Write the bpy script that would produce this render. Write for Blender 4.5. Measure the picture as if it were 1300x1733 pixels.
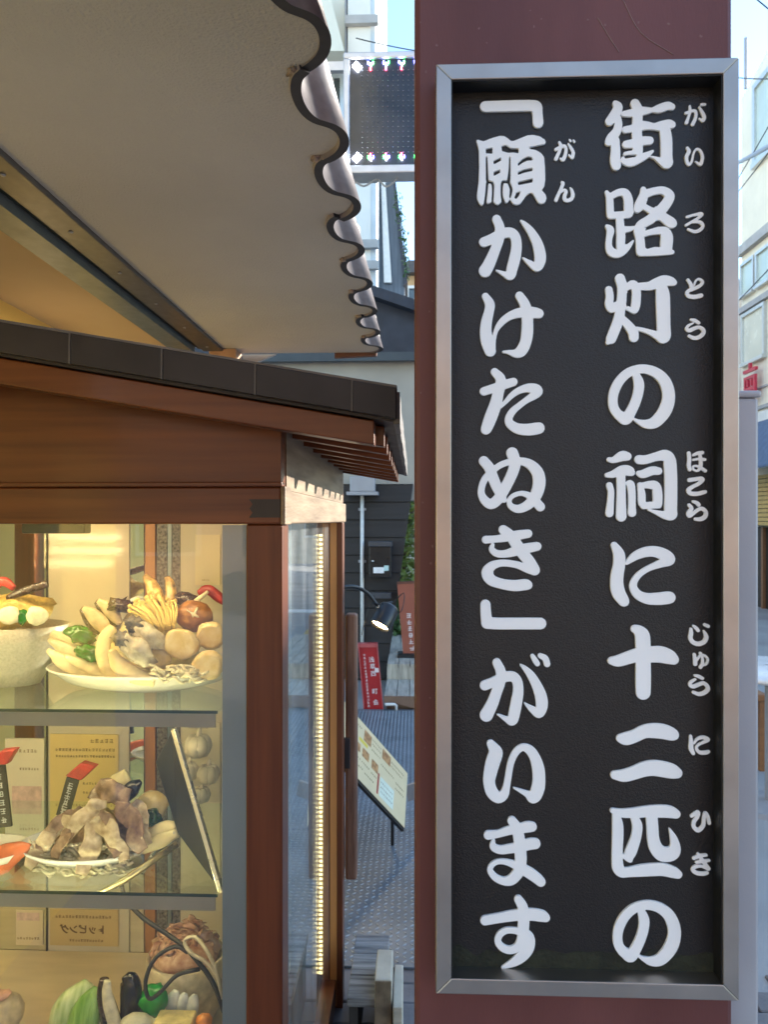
import bpy, bmesh, math, random
import numpy as np
from mathutils import Vector, Matrix, noise as mnoise
random.seed(7)
for o in list(bpy.data.objects): bpy.data.objects.remove(o)
SC = bpy.context.scene; COL = SC.collection
# ---------------- camera ----------------
FPX, HOR, EYE = 1290.0, 880.0, 1.5            # focal length and horizon row of the 1300x1733 photograph, eye height in metres
TH = math.atan(50/FPX)                        # the street axis (+Y) runs a little to the right of the view axis
cam = bpy.data.cameras.new('camera'); camo = bpy.data.objects.new('camera', cam); COL.objects.link(camo)
cam.sensor_fit = 'VERTICAL'; cam.sensor_height = 36.0; cam.sensor_width = 27.0; cam.lens = 36.0*FPX/1733
cam.shift_y = (HOR-866.5)/1733; cam.clip_start = 0.05; cam.clip_end = 2000
cam.dof.use_dof = True; cam.dof.focus_distance = 1.35; cam.dof.aperture_fstop = 11
camo.location = (0, 0, EYE); camo.rotation_euler = (math.pi/2, 0, TH)
SC.camera = camo
# ---------------- sky, sun, exposure ----------------
SUN_AZ, SUN_EL = math.radians(55), math.radians(16)
w = bpy.data.worlds.new('World'); SC.world = w; w.use_nodes = True
nt = w.node_tree; sky = nt.nodes.new('ShaderNodeTexSky'); sky.sky_type = 'NISHITA'; sky.sun_disc = False
sky.sun_elevation = SUN_EL; sky.sun_rotation = SUN_AZ; sky.air_density = 1.0; sky.dust_density = 0.1; sky.ozone_density = 2.0
nt.links.new(sky.outputs[0], nt.nodes['Background'].inputs[0]); nt.nodes['Background'].inputs[1].default_value = 0.15
sun = bpy.data.lights.new('sun', 'SUN'); sun.energy = 3.0; sun.angle = math.radians(0.5); sun.color = (1, .92, .80)
suno = bpy.data.objects.new('sun', sun); COL.objects.link(suno)
sdir = Vector((math.sin(SUN_AZ)*math.cos(SUN_EL), math.cos(SUN_AZ)*math.cos(SUN_EL), math.sin(SUN_EL)))
suno.rotation_euler = sdir.to_track_quat('Z', 'Y').to_euler(); suno.location = (8, 6, 12)
vs = SC.view_settings; vs.view_transform = 'Standard'; vs.look = 'None'; vs.gamma = 1; vs.use_curve_mapping = False
vs.exposure = 2.05
SC.cycles.use_denoising = True; SC.cycles.max_bounces = 10; SC.cycles.transparent_max_bounces = 24; SC.cycles.sample_clamp_indirect = 6

# ---------------- picture rays: a point of the place from a pixel and one known coordinate ----------------
def ray(px, py):
    a = (px-650)/FPX; b = (HOR-py)/FPX
    return Vector((a*math.cos(TH)-math.sin(TH), a*math.sin(TH)+math.cos(TH), b))
CP = Vector((0, 0, EYE))
def aY(px, py, Y): r = ray(px, py); return CP+r*(Y/r.y)
def aX(px, py, X): r = ray(px, py); return CP+r*(X/r.x)
def aZ(px, py, Z): r = ray(px, py); return CP+r*((Z-EYE)/r.z)
def XY(px, Y): return aY(px, 880, Y).x
def ZY(py, Y, px=650): return aY(px, py, Y).z

# ---------------- materials ----------------
MATS = {}
def M(name, col, rough=.5, metal=0., var=.12, scale=12., bump=0., bscale=None, coat=0., col2=None, stretch=(1,1,1), spec=.5, detail=6, rvar=.1, sss=0., trans=0.):
    if name in MATS: return MATS[name]
    m = bpy.data.materials.new(name); m.use_nodes = True; t = m.node_tree; N = t.nodes; L = t.links
    b = N['Principled BSDF']
    tc = N.new('ShaderNodeTexCoord'); mp = N.new('ShaderNodeMapping'); mp.inputs['Scale'].default_value = stretch
    L.new(tc.outputs['Object'], mp.inputs['Vector'])
    n1 = N.new('ShaderNodeTexNoise'); n1.inputs['Scale'].default_value = scale; n1.inputs['Detail'].default_value = detail
    L.new(mp.outputs[0], n1.inputs['Vector'])
    cr = N.new('ShaderNodeValToRGB'); e = cr.color_ramp.elements
    e[0].position = .3; e[1].position = .72
    lo = [max(0, c*(1-var)) for c in col]; hi = [min(1, c*(1+var)) for c in col] if col2 is None else list(col2)
    e[0].color = (*lo, 1); e[1].color = (*hi, 1)
    L.new(n1.outputs['Fac'], cr.inputs['Fac']); L.new(cr.outputs['Color'], b.inputs['Base Color'])
    b.inputs['Metallic'].default_value = metal; b.inputs['Specular IOR Level'].default_value = spec
    mr = N.new('ShaderNodeMapRange'); mr.inputs['To Min'].default_value = max(.02, rough-rvar); mr.inputs['To Max'].default_value = min(1, rough+rvar)
    n2 = N.new('ShaderNodeTexNoise'); n2.inputs['Scale'].default_value = scale*2.3; n2.inputs['Detail'].default_value = 4
    L.new(mp.outputs[0], n2.inputs['Vector']); L.new(n2.outputs['Fac'], mr.inputs['Value']); L.new(mr.outputs[0], b.inputs['Roughness'])
    if coat: b.inputs['Coat Weight'].default_value = coat; b.inputs['Coat Roughness'].default_value = .12
    if sss: b.inputs['Subsurface Weight'].default_value = sss; b.inputs['Subsurface Radius'].default_value = (.01, .006, .004)
    if bump:
        n3 = N.new('ShaderNodeTexNoise'); n3.inputs['Scale'].default_value = bscale or scale*4; n3.inputs['Detail'].default_value = 5
        L.new(mp.outputs[0], n3.inputs['Vector'])
        bp = N.new('ShaderNodeBump'); bp.inputs['Strength'].default_value = bump; bp.inputs['Distance'].default_value = .004
        L.new(n3.outputs['Fac'], bp.inputs['Height']); L.new(bp.outputs[0], b.inputs['Normal'])
    MATS[name] = m
    return m
def EM(name, col, st):
    if name in MATS: return MATS[name]
    m = bpy.data.materials.new(name); m.use_nodes = True; N = m.node_tree.nodes
    b = N['Principled BSDF']; b.inputs['Base Color'].default_value = (.8, .8, .75, 1)
    b.inputs['Emission Color'].default_value = (*col, 1); b.inputs['Emission Strength'].default_value = st
    MATS[name] = m
    return m
def GLASS(name, tint=(.96, .985, .97), rough=.0, smudge_glare=0., bump=0.):
    m = bpy.data.materials.new(name); m.use_nodes = True; t = m.node_tree; N = t.nodes; L = t.links
    N.remove(N['Principled BSDF']); out = N['Material Output']
    tr = N.new('ShaderNodeBsdfTransparent'); tr.inputs[0].default_value = (*tint, 1)
    gl = N.new('ShaderNodeBsdfGlossy'); gl.inputs['Roughness'].default_value = rough; gl.inputs[0].default_value = (1, 1, 1, 1)
    ge = N.new('ShaderNodeNewGeometry'); mx = N.new('ShaderNodeMix'); mx.data_type = 'FLOAT'
    mx.inputs[2].default_value = 1.5; mx.inputs[3].default_value = 1/1.5
    L.new(ge.outputs['Backfacing'], mx.inputs[0])
    fr = N.new('ShaderNodeFresnel'); L.new(mx.outputs[0], fr.inputs['IOR'])
    if bump:
        tc = N.new('ShaderNodeTexCoord'); n = N.new('ShaderNodeTexNoise'); n.inputs['Scale'].default_value = 6
        L.new(tc.outputs['Object'], n.inputs['Vector']); bp = N.new('ShaderNodeBump'); bp.inputs['Strength'].default_value = bump; bp.inputs['Distance'].default_value = .01
        L.new(n.outputs['Fac'], bp.inputs['Height']); L.new(bp.outputs[0], gl.inputs['Normal'])
    if smudge_glare:      # thin uneven film: wiping marks, plus street glare painted onto the side pane
        tcs = N.new('ShaderNodeTexCoord'); mps = N.new('ShaderNodeMapping'); mps.inputs['Scale'].default_value = (5, 5, 1.2); mps.inputs['Rotation'].default_value = (0, .5, 0)
        ns = N.new('ShaderNodeTexNoise'); ns.inputs['Scale'].default_value = 3; ns.inputs['Detail'].default_value = 8
        L.new(tcs.outputs['Object'], mps.inputs[0]); L.new(mps.outputs[0], ns.inputs['Vector'])
        rs = N.new('ShaderNodeMapRange'); rs.inputs['From Min'].default_value = .35; rs.inputs['From Max'].default_value = .75; rs.inputs['To Max'].default_value = smudge_glare; L.new(ns.outputs['Fac'], rs.inputs['Value'])
        df = N.new('ShaderNodeBsdfDiffuse'); df.inputs[0].default_value = (.8, .8, .8, 1); m0 = N.new('ShaderNodeMixShader')
        L.new(rs.outputs[0], m0.inputs[0]); L.new(tr.outputs[0], m0.inputs[1]); L.new(df.outputs[0], m0.inputs[2]); tr = m0
    ms = N.new('ShaderNodeMixShader')
    L.new(fr.outputs[0], ms.inputs[0]); L.new(tr.outputs[0], ms.inputs[1]); L.new(gl.outputs[0], ms.inputs[2]); L.new(ms.outputs[0], out.inputs[0])
    MATS[name] = m
    return m

# ---------------- mesh building ----------------
class MB:
    def __init__(s): s.v = []; s.f = []
    def add(s, vs, fs):
        n = len(s.v); s.v += [tuple(p) for p in vs]; s.f += [tuple(i+n for i in f) for f in fs]; return s
    def box(s, x0, x1, y0, y1, z0, z1):
        return s.add([(x, y, z) for z in (z0, z1) for y in (y0, y1) for x in (x0, x1)],
                     [(0,2,3,1), (4,5,7,6), (0,1,5,4), (2,6,7,3), (0,4,6,2), (1,3,7,5)])
    def obox(s, c, ax, ay, az):        # oriented box from centre and three half-axis vectors
        c, ax, ay, az = map(Vector, (c, ax, ay, az))
        return s.add([c+ax*i+ay*j+az*k for k in (-1, 1) for j in (-1, 1) for i in (-1, 1)],
                     [(0,2,3,1), (4,5,7,6), (0,1,5,4), (2,6,7,3), (0,4,6,2), (1,3,7,5)])
    def prism(s, poly, d):             # polygon of 3D points pushed along d
        n = len(poly); d = Vector(d); p = [Vector(q) for q in poly]
        return s.add(p+[q+d for q in p], [tuple(range(n))[::-1], tuple(range(n, 2*n))]+[(i, (i+1) % n, n+(i+1) % n, n+i) for i in range(n)])
    def tube(s, pts, rad, n=10, flat=1., up=(0, 0, 1), sm=4, cap=True, wob=0., wf=60., seed=0):
        P = [Vector(p) for p in pts]; R = list(rad) if hasattr(rad, '__len__') else [rad]*len(P)
        if sm > 1 and len(P) > 2:
            q = catmull([(*p, r) for p, r in zip(P, R)], sm); P = [Vector(a[:3]) for a in q]; R = [max(1e-5, a[3]) for a in q]
        up = Vector(up); vs = []; fs = []; u = None
        for i, p in enumerate(P):
            t = (P[min(i+1, len(P)-1)]-P[max(i-1, 0)])
            if t.length < 1e-9: t = Vector((0, 0, 1))
            t.normalize()
            a = up if u is None else u.cross(t) if False else up
            x = t.cross(a)
            if x.length < 1e-3: x = t.cross(Vector((.3, 1, .2)))
            x.normalize(); y = x.cross(t)
            for k in range(n):
                an = 2*math.pi*k/n
                vs.append(p+x*(math.cos(an)*R[i])+y*(math.sin(an)*R[i]*flat))
        m = len(P)
        for i in range(m-1):
            for k in range(n):
                fs.append((i*n+k, i*n+(k+1) % n, (i+1)*n+(k+1) % n, (i+1)*n+k))
        if cap: fs += [tuple(range(n))[::-1], tuple(range((m-1)*n, m*n))]
        if wob:
            vs = [p+Vector((mnoise.noise(p*wf+Vector((seed, 0, 0))), mnoise.noise(p*wf+Vector((0, seed+9, 0))), mnoise.noise(p*wf+Vector((5, 0, seed)))))*wob for p in vs]
        return s.add(vs, fs)
    def lathe(s, c, prof, n=28, sx=1., sy=1., cap=True):
        c = Vector(c); vs = []; fs = []
        for r, z in prof:
            for k in range(n):
                a = 2*math.pi*k/n; vs.append((c.x+r*math.cos(a)*sx, c.y+r*math.sin(a)*sy, c.z+z))
        for i in range(len(prof)-1):
            for k in range(n): fs.append((i*n+k, i*n+(k+1) % n, (i+1)*n+(k+1) % n, (i+1)*n+k))
        if cap: fs += [tuple(range(n))[::-1], tuple(range((len(prof)-1)*n, len(prof)*n))]
        return s.add(vs, fs)
    def blob(s, c, r, rot=(0, 0, 0), amp=.12, freq=2.2, sub=3, seed=0, squash=None):
        bm = bmesh.new(); bmesh.ops.create_icosphere(bm, subdivisions=sub, radius=1)
        R = Matrix.Rotation(rot[2], 3, 'Z') @ Matrix.Rotation(rot[1], 3, 'Y') @ Matrix.Rotation(rot[0], 3, 'X'); c = Vector(c)
        vs = []
        for v in bm.verts:
            d = v.co.normalized(); k = 1+amp*mnoise.noise(d*freq+Vector((seed*3.1, seed*1.7, 0)))*2
            p = Vector((d.x*r[0], d.y*r[1], d.z*r[2]))*k
            if squash: p = squash(p)
            vs.append(c+R @ p)
        fs = [tuple(x.index for x in f.verts) for f in bm.faces]; bm.free()
        return s.add(vs, fs)
    def build(s, name, mat, parent=None, smooth=False, bevel=0., kind=None, label=None, org=None):
        o3 = parent['_o'] if parent is not None and '_o' in parent else (0, 0, 0)
        o3 = Vector(tuple(o3))
        if parent is None and org is not None: o3 = Vector(org)
        me = bpy.data.meshes.new(name); me.from_pydata([Vector(p)-o3 for p in s.v], [], s.f); me.update()
        if mat: me.materials.append(mat)
        bm = bmesh.new(); bm.from_mesh(me); bmesh.ops.recalc_face_normals(bm, faces=bm.faces); bm.to_mesh(me); bm.free()
        if smooth:
            for p in me.polygons: p.use_smooth = True
        o = bpy.data.objects.new(name, me); COL.objects.link(o)
        if parent is not None: o.parent = parent; o['_o'] = tuple(o3) if parent.parent is None else tuple(o3)
        elif org is not None: o.location = o3; o['_o'] = tuple(o3)
        if bevel:
            b = o.modifiers.new('bevel', 'BEVEL'); b.width = bevel; b.segments = 2; b.limit_method = 'ANGLE'; b.angle_limit = math.radians(40)
        if kind: o['kind'] = kind
        if label: o['label'] = label
        return o
def thing(name, label, cat, loc=(0, 0, 0), group=None):
    o = bpy.data.objects.new(name, None); COL.objects.link(o); o.location = loc; o['_o'] = tuple(loc); o.empty_display_size = .1
    o['label'] = label; o['category'] = cat
    if group: o['group'] = group
    return o
def tag(o, label, cat, group=None):
    o['label'] = label; o['category'] = cat
    if group: o['group'] = group
    return o
def box(name, mat, parent, x0, x1, y0, y1, z0, z1, bevel=0., **k):
    return MB().box(x0, x1, y0, y1, z0, z1).build(name, mat, parent, bevel=bevel, **k)

def scribble(m, c, u, v, n, s, rnd):
    """one tiny unreadable printed character: a few crossing bars of size s in the plane u,v (n towards the viewer)"""
    for j in range(rnd.choice((2, 3))):
        m.obox(c+v*(s*(-.36+.36*j))+n*.0002, u*s*rnd.uniform(.28, .46), n*.0002, v*s*.055)
    for j in range(rnd.choice((1, 2))):
        m.obox(c+u*(s*rnd.uniform(-.3, .3))+n*.0003, u*s*.055, n*.0002, v*s*rnd.uniform(.3, .46))
# ---- lettering: strokes (x,y,r triples) in local crop units; G = (x0,y0,units per px, [ops]) ----
def S(*a): return ('S', [tuple(a[i:i+3]) for i in range(0, len(a), 3)])
def PL(*a): return ('P', [tuple(a[i:i+2]) for i in range(0, len(a), 2)])
def CUT(*a): return ('C', [tuple(a[i:i+2]) for i in range(0, len(a), 2)])
def CS(*a): return ('D', [tuple(a[i:i+3]) for i in range(0, len(a), 3)])
K = 1300/140.
NO = [(560,260,60),(610,400,85),(605,540,85),(560,700,85),(490,850,88),(410,970,98),(330,930,88),(270,880,80),(215,780,80),(205,640,80),(240,500,82),(320,360,80),(440,250,78),(580,195,75),(720,190,78),(870,240,85),(990,340,95),(1060,480,102),(1080,640,105),(1040,800,110),(960,930,105),(850,1030,95),(720,1050,72),(600,1010,40),(530,970,25)]
NO2 = [(145+(x-120)*1.02, 155+(y-110)*1.02, r*1.02) for x,y,r in NO]
BIG = [
 (760,120,1040/240., [S(265,270,42, 430,265,43, 590,262,43), S(590,262,43, 640,268,42, 647,310,40, 652,388,42)]),
 (800,220,K, [PL(45,175,80,165,170,190,300,140,420,105,500,110,560,150,600,185,640,185,740,145,860,95,950,90,1060,115,1140,170,1155,215,1130,245,1040,262,890,290,900,310,1000,330,1080,380,1125,440,1140,600,1145,800,1130,900,1090,960,1150,1030,1165,1090,1140,1160,1070,1185,1020,1160,980,1090,940,1020,905,1005,850,1040,800,1110,750,1180,690,1200,630,1180,595,1130,585,1110,560,1150,525,1175,500,1150,490,1100,465,1140,400,1200,360,1190,310,1130,285,1160,240,1180,205,1160,185,1150,160,1200,135,1212,100,1180,65,1110,60,1030,85,850,95,600,90,330,65,240),
   CUT(210,315,305,300,305,385,212,380), CUT(455,275,520,258,600,310,715,310,715,378,640,365,560,372,465,345),
   CUT(330,505,440,455,440,495,335,552), CUT(330,680,425,645,425,685,335,732),
   CS(218,450,8,225,700,13,235,820,16,310,855,16,318,1000,10,312,1110,12), CS(228,850,14,215,1000,13,195,1160,14),
   CS(582,450,6,578,650,11,565,800,20,540,835,16,470,835,16,455,1000,12,470,1120,16), CS(560,830,16,600,930,18,600,990,15,585,1070,8),
   CUT(715,540,780,480,860,438,920,445,937,490,850,495,780,530,715,575), CUT(715,680,790,645,935,615,935,655,800,685,715,717), CUT(715,835,935,783,935,835,720,877), CUT(690,1000,745,985,720,1050,680,1095,658,1080)]),
 (800,360,K, [S(175,475,82,300,425,85,450,345,85,590,325,85,670,400,85,688,550,88,660,730,95,620,880,92,590,995,80,500,975,48,400,930,25,345,905,14), S(375,115,75,425,250,82,410,420,88,365,560,85,305,710,92,240,850,100,195,925,105), S(725,115,8,810,185,42,915,310,68,1005,470,85,1050,620,95,1058,760,95,1010,870,72,900,805,50,800,730,22,755,695,10)]),
 (800,480,K, [S(200,210,62,268,330,82,255,450,82,215,620,92,205,780,98,235,930,108,275,1065,95), S(330,1040,35,335,890,36,370,740,42,450,620,58,560,530,66,700,475,80,850,460,90,960,465,92,1040,480,80), S(735,200,72,810,320,85,850,460,95,860,620,95,855,780,98,830,930,95,765,1060,95,680,1105,72,570,1085,40,480,1080,25)]),
 (800,620,K, [S(175,400,72,300,360,75,450,310,75,560,275,75,640,250,70), S(345,95,68,435,200,85,430,320,88,400,430,92,360,600,100,290,790,105,225,960,95,205,1000,82), S(440,640,30,520,560,40,620,455,52,740,380,60,880,345,75,990,370,92,1020,410,80,950,470,70,840,540,55,720,630,55,620,720,62,565,830,65,590,910,75,700,980,88,850,1000,98,980,985,100,1040,975,95)]),
 (800,750,K, [S(175,285,85,260,390,88,310,520,90,370,670,88,430,800,75,490,890,55), S(620,160,98,665,300,95,640,430,92,570,590,90,490,740,90,400,880,90,290,960,85,190,900,75,135,790,62,150,660,58,210,540,60,320,430,55,450,340,55,600,295,58,780,290,68,920,350,85,1020,470,100,1045,620,105,1010,780,100,940,900,90,840,990,80,710,1035,70,600,990,55,575,900,42,640,825,42,770,790,45,890,830,60,980,910,75,1060,1000,80)]),
 (800,880,K, [S(205,310,68,350,300,62,500,280,70,700,240,80,870,215,72), S(315,380,32,300,460,52,380,525,62,520,530,66,700,480,85,850,445,85,1010,415,75), S(480,155,80,580,230,85,680,370,95,790,530,95,880,640,95,950,760,98,975,790,85), S(975,790,85,860,765,72,720,710,62,560,680,60,420,680,62,290,730,78,230,830,98,290,940,92,450,1000,85,650,1030,92,820,1015,92,865,1020,78)]),
 (800,1000,K, [S(200,215,86,203,300,88,212,400,92,225,480,96), S(225,500,98,400,510,97,600,510,97,900,510,97,1065,510,96)]),
 (800,1100,K, [S(190,550,85,320,500,82,470,430,85,615,410,85,695,480,85,715,630,88,690,800,95,655,980,95,620,1100,85,530,1080,50,420,1020,25,360,1000,14), S(380,195,75,442,340,85,430,500,88,380,640,90,310,830,98,215,1015,110), S(735,215,14,820,285,45,920,400,70,1010,560,85,1070,720,98,1085,870,98,1040,990,78,940,930,58,850,860,30,795,805,12), S(940,90,40,985,165,50,1015,210,48), S(1060,85,45,1140,130,55,1168,215,56)]),
 (800,1240,K, [S(280,160,66,345,260,98,360,320,116,315,460,118,278,610,110,258,760,98,300,920,100,400,1010,92,490,960,80,530,840,62,555,700,58,590,500,58,640,360,60,710,262,62,800,220,62,900,270,80,980,390,90,1030,560,102,1040,730,105,1020,880,110,955,1005,100,860,955,58,720,890,30,610,842,14)]),
 (800,1370,K, [S(245,390,78,400,370,65,560,320,75,720,290,80,860,262,92,930,260,82), S(325,470,32,320,570,60,430,620,72,600,600,80,760,570,85,900,530,95,980,525,90), S(615,165,75,690,280,90,725,420,95,745,600,98,755,780,98,735,930,92,690,1010,92,600,1095,88,480,1110,68,350,1050,60,275,950,52,295,870,48,370,815,46,480,805,48,620,840,62,760,910,85,900,990,92,1010,1070,88,1070,1125,80)]),
 (800,1500,K, [S(195,520,82,400,485,82,600,450,90,800,430,95,950,430,100,1080,450,95,1150,480,70), S(715,190,70,780,300,85,800,430,95,800,560,95,790,680,95,775,770,80,720,920,72,600,985,68,470,950,62,395,850,58,430,740,58,530,680,55,660,680,55,800,720,75,880,800,95,880,920,98,830,1020,98,740,1110,90,640,1180,70,540,1225,46,465,1255,26)]),
 (1015,160,K, [S(245,160,55,285,220,78,230,340,85,150,440,74), S(280,390,60,290,490,68,260,600,75,180,700,82,135,765,64), S(240,740,75,245,900,80,240,1040,88,255,1130,82), S(550,160,78,590,250,85,590,400,85,580,600,85,590,760,88,595,900,85), S(375,320,48,480,310,65,620,280,75,740,270,60,820,260,42,930,240,72,1060,195,70,1130,210,58), S(400,570,60,500,550,62,620,510,80,740,505,70,850,520,58,960,510,80,1080,480,75,1130,490,65), S(1020,560,90,1040,700,98,1045,850,98,1045,1000,98,1050,1090,95,960,1060,60,860,1010,28,780,990,18), S(410,800,65,540,780,75,680,745,75,780,740,70), S(400,950,40,500,935,45,620,920,50), S(370,1020,40,380,1050,58,470,1070,85,600,1030,75,730,970,55,830,905,26), CUT(385,990,420,970,570,965,560,990,400,1018)]),
 (1015,310,K, [S(105,155,36,150,250,60,160,420,65,165,520,62), S(170,220,55,300,160,62,400,170,70,445,280,78,450,420,78,460,495,68,300,515,62,180,520,60), S(310,560,65,320,700,72,330,850,75,320,1000,75), S(330,740,60,450,735,50,530,712,32), S(110,690,36,165,750,65,145,880,56,140,1000,60,180,1090,75,280,1120,70,380,1060,68,460,980,50,530,910,18), S(680,110,48,690,200,75,630,350,88,590,420,65), S(700,190,70,850,140,65,990,130,68,1090,200,82,1070,290,85,990,400,90,890,510,92,760,600,80,650,660,75,590,710,55), S(720,390,60,860,450,85,1000,550,80,1110,630,90,1145,650,70), S(600,770,75,630,900,75,640,1060,80), S(640,800,75,800,765,70,1000,760,70,1050,850,100,1045,1000,100,1080,1085,55,1135,1095,42), S(640,1090,75,850,1085,75,1080,1080,65), CUT(735,345,790,270,900,200,960,187,987,215,940,290,850,398,820,390), CUT(712,885,800,850,938,825,932,1000,850,1010,740,1042,716,1020), CUT(712,752,800,690,890,603,1000,690,900,695), CUT(535,485,600,498,680,438,728,480,600,595,540,600,510,680,410,682,400,585,430,575,500,565), CUT(215,840,235,800,250,860,255,1020,235,1040,205,1010), CUT(412,820,520,790,540,880,420,970)]),
 (1015,455,K, [S(140,340,65,155,450,68,145,560,72,180,640,65,260,590,70,330,560,70), S(315,165,85,350,280,85,350,420,82,330,580,82,310,720,85,275,860,88,220,1000,88,175,1110,85), S(160,1130,60,125,1165,42), S(420,300,55,520,258,75,570,350,75,570,500,78,555,610,75,540,670,50,460,640,40,390,600,40), S(350,790,60,440,890,75,520,1000,85,532,1085,82), S(570,280,50,660,285,65,780,280,75,880,240,85,1000,195,88,1100,205,80,1160,225,55), S(960,270,90,985,400,112,990,520,117,995,700,115,1000,900,112,1000,1070,112,920,1060,75,800,1010,50,680,970,40,580,945,35), CUT(425,400,455,365,492,355,485,500,455,575,420,600)]),
 (1015,605,K, [('S', NO)]),
 (1015,755,K, [S(145,215,45,220,220,55,350,160,85,430,165,72), S(110,460,42,220,440,65,350,380,80,450,390,85,500,420,58), S(330,480,76,335,700,75,335,900,80,335,1105,88), S(150,620,58,175,720,55,165,900,60,150,1055,70), S(430,590,36,480,600,66,500,720,65,505,900,62,505,1050,70), S(615,215,78,720,215,75,880,170,75,1020,150,95,1090,220,105,1110,400,105,1115,600,105,1115,800,105,1110,1000,105,1115,1080,95,1000,1080,65,880,1040,40,760,1000,22), S(610,430,48,680,440,72,820,390,75,920,395,65), S(630,610,48,655,750,65,660,880,65,690,945,55), S(650,620,48,800,610,70,875,640,85,905,760,82,905,900,80), S(690,935,62,820,930,62,930,930,55), CUT(730,700,822,685,822,865,728,875), CUT(1000,240,985,300,1000,420,1005,700,1000,960,980,1015,820,990,960,985,990,900,990,600,960,560,985,400)]),
 (1015,905,K, [S(225,165,60,300,310,96,300,480,100,275,610,105,265,750,108,290,900,112,365,1025,95,385,1050,80), S(420,450,30,480,390,55,580,320,75,720,270,85,870,265,92,1020,320,100,1090,390,95,980,440,75,850,490,58,720,550,52,600,640,55,530,750,62,530,840,68,600,940,78,740,1000,92,900,1005,102,1050,990,105,1095,985,98)]),
 (1015,1050,K, [S(545,130,68,600,150,85,660,220,118,675,320,124,680,500,122,680,800,125,680,1000,125,680,1125,120), S(180,630,65,290,630,95,450,580,105,600,540,115,800,530,130,950,530,135,1080,565,120,1160,610,85)]),
 (1020,1205,K, [S(275,405,72,370,410,106,500,370,105,650,300,110,800,285,122,950,300,122,1080,340,105,1125,360,75)]),
 (1020,1205,K, [S(185,980,72,330,990,102,480,950,110,650,890,122,800,870,128,950,890,130,1080,920,120,1165,950,88)]),
 (1020,1355,K, [S(150,145,46,300,185,72,500,180,85,700,160,95,900,155,105,1050,165,100,1150,200,75), S(200,180,60,230,350,90,235,500,95,228,700,92,225,900,92,240,1040,98,300,1110,88,400,1110,82,600,1085,100,800,1070,105,950,1070,105,1100,1110,95,1180,1145,72), S(500,260,70,540,380,85,530,520,85,490,660,90,440,790,95,405,870,80), S(430,920,45,400,890,60,330,860,40), S(770,280,98,780,420,98,790,580,100,830,720,110,920,820,120,1040,830,120,1110,790,112,1135,700,85,1110,580,62,1070,480,35,1040,415,15)]),
 (1020,1505,K, [('S', NO2)]),
]
A=433/60.; B=743/60.; C_=805/65.; D_=433/65.; E=800/60.
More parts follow.
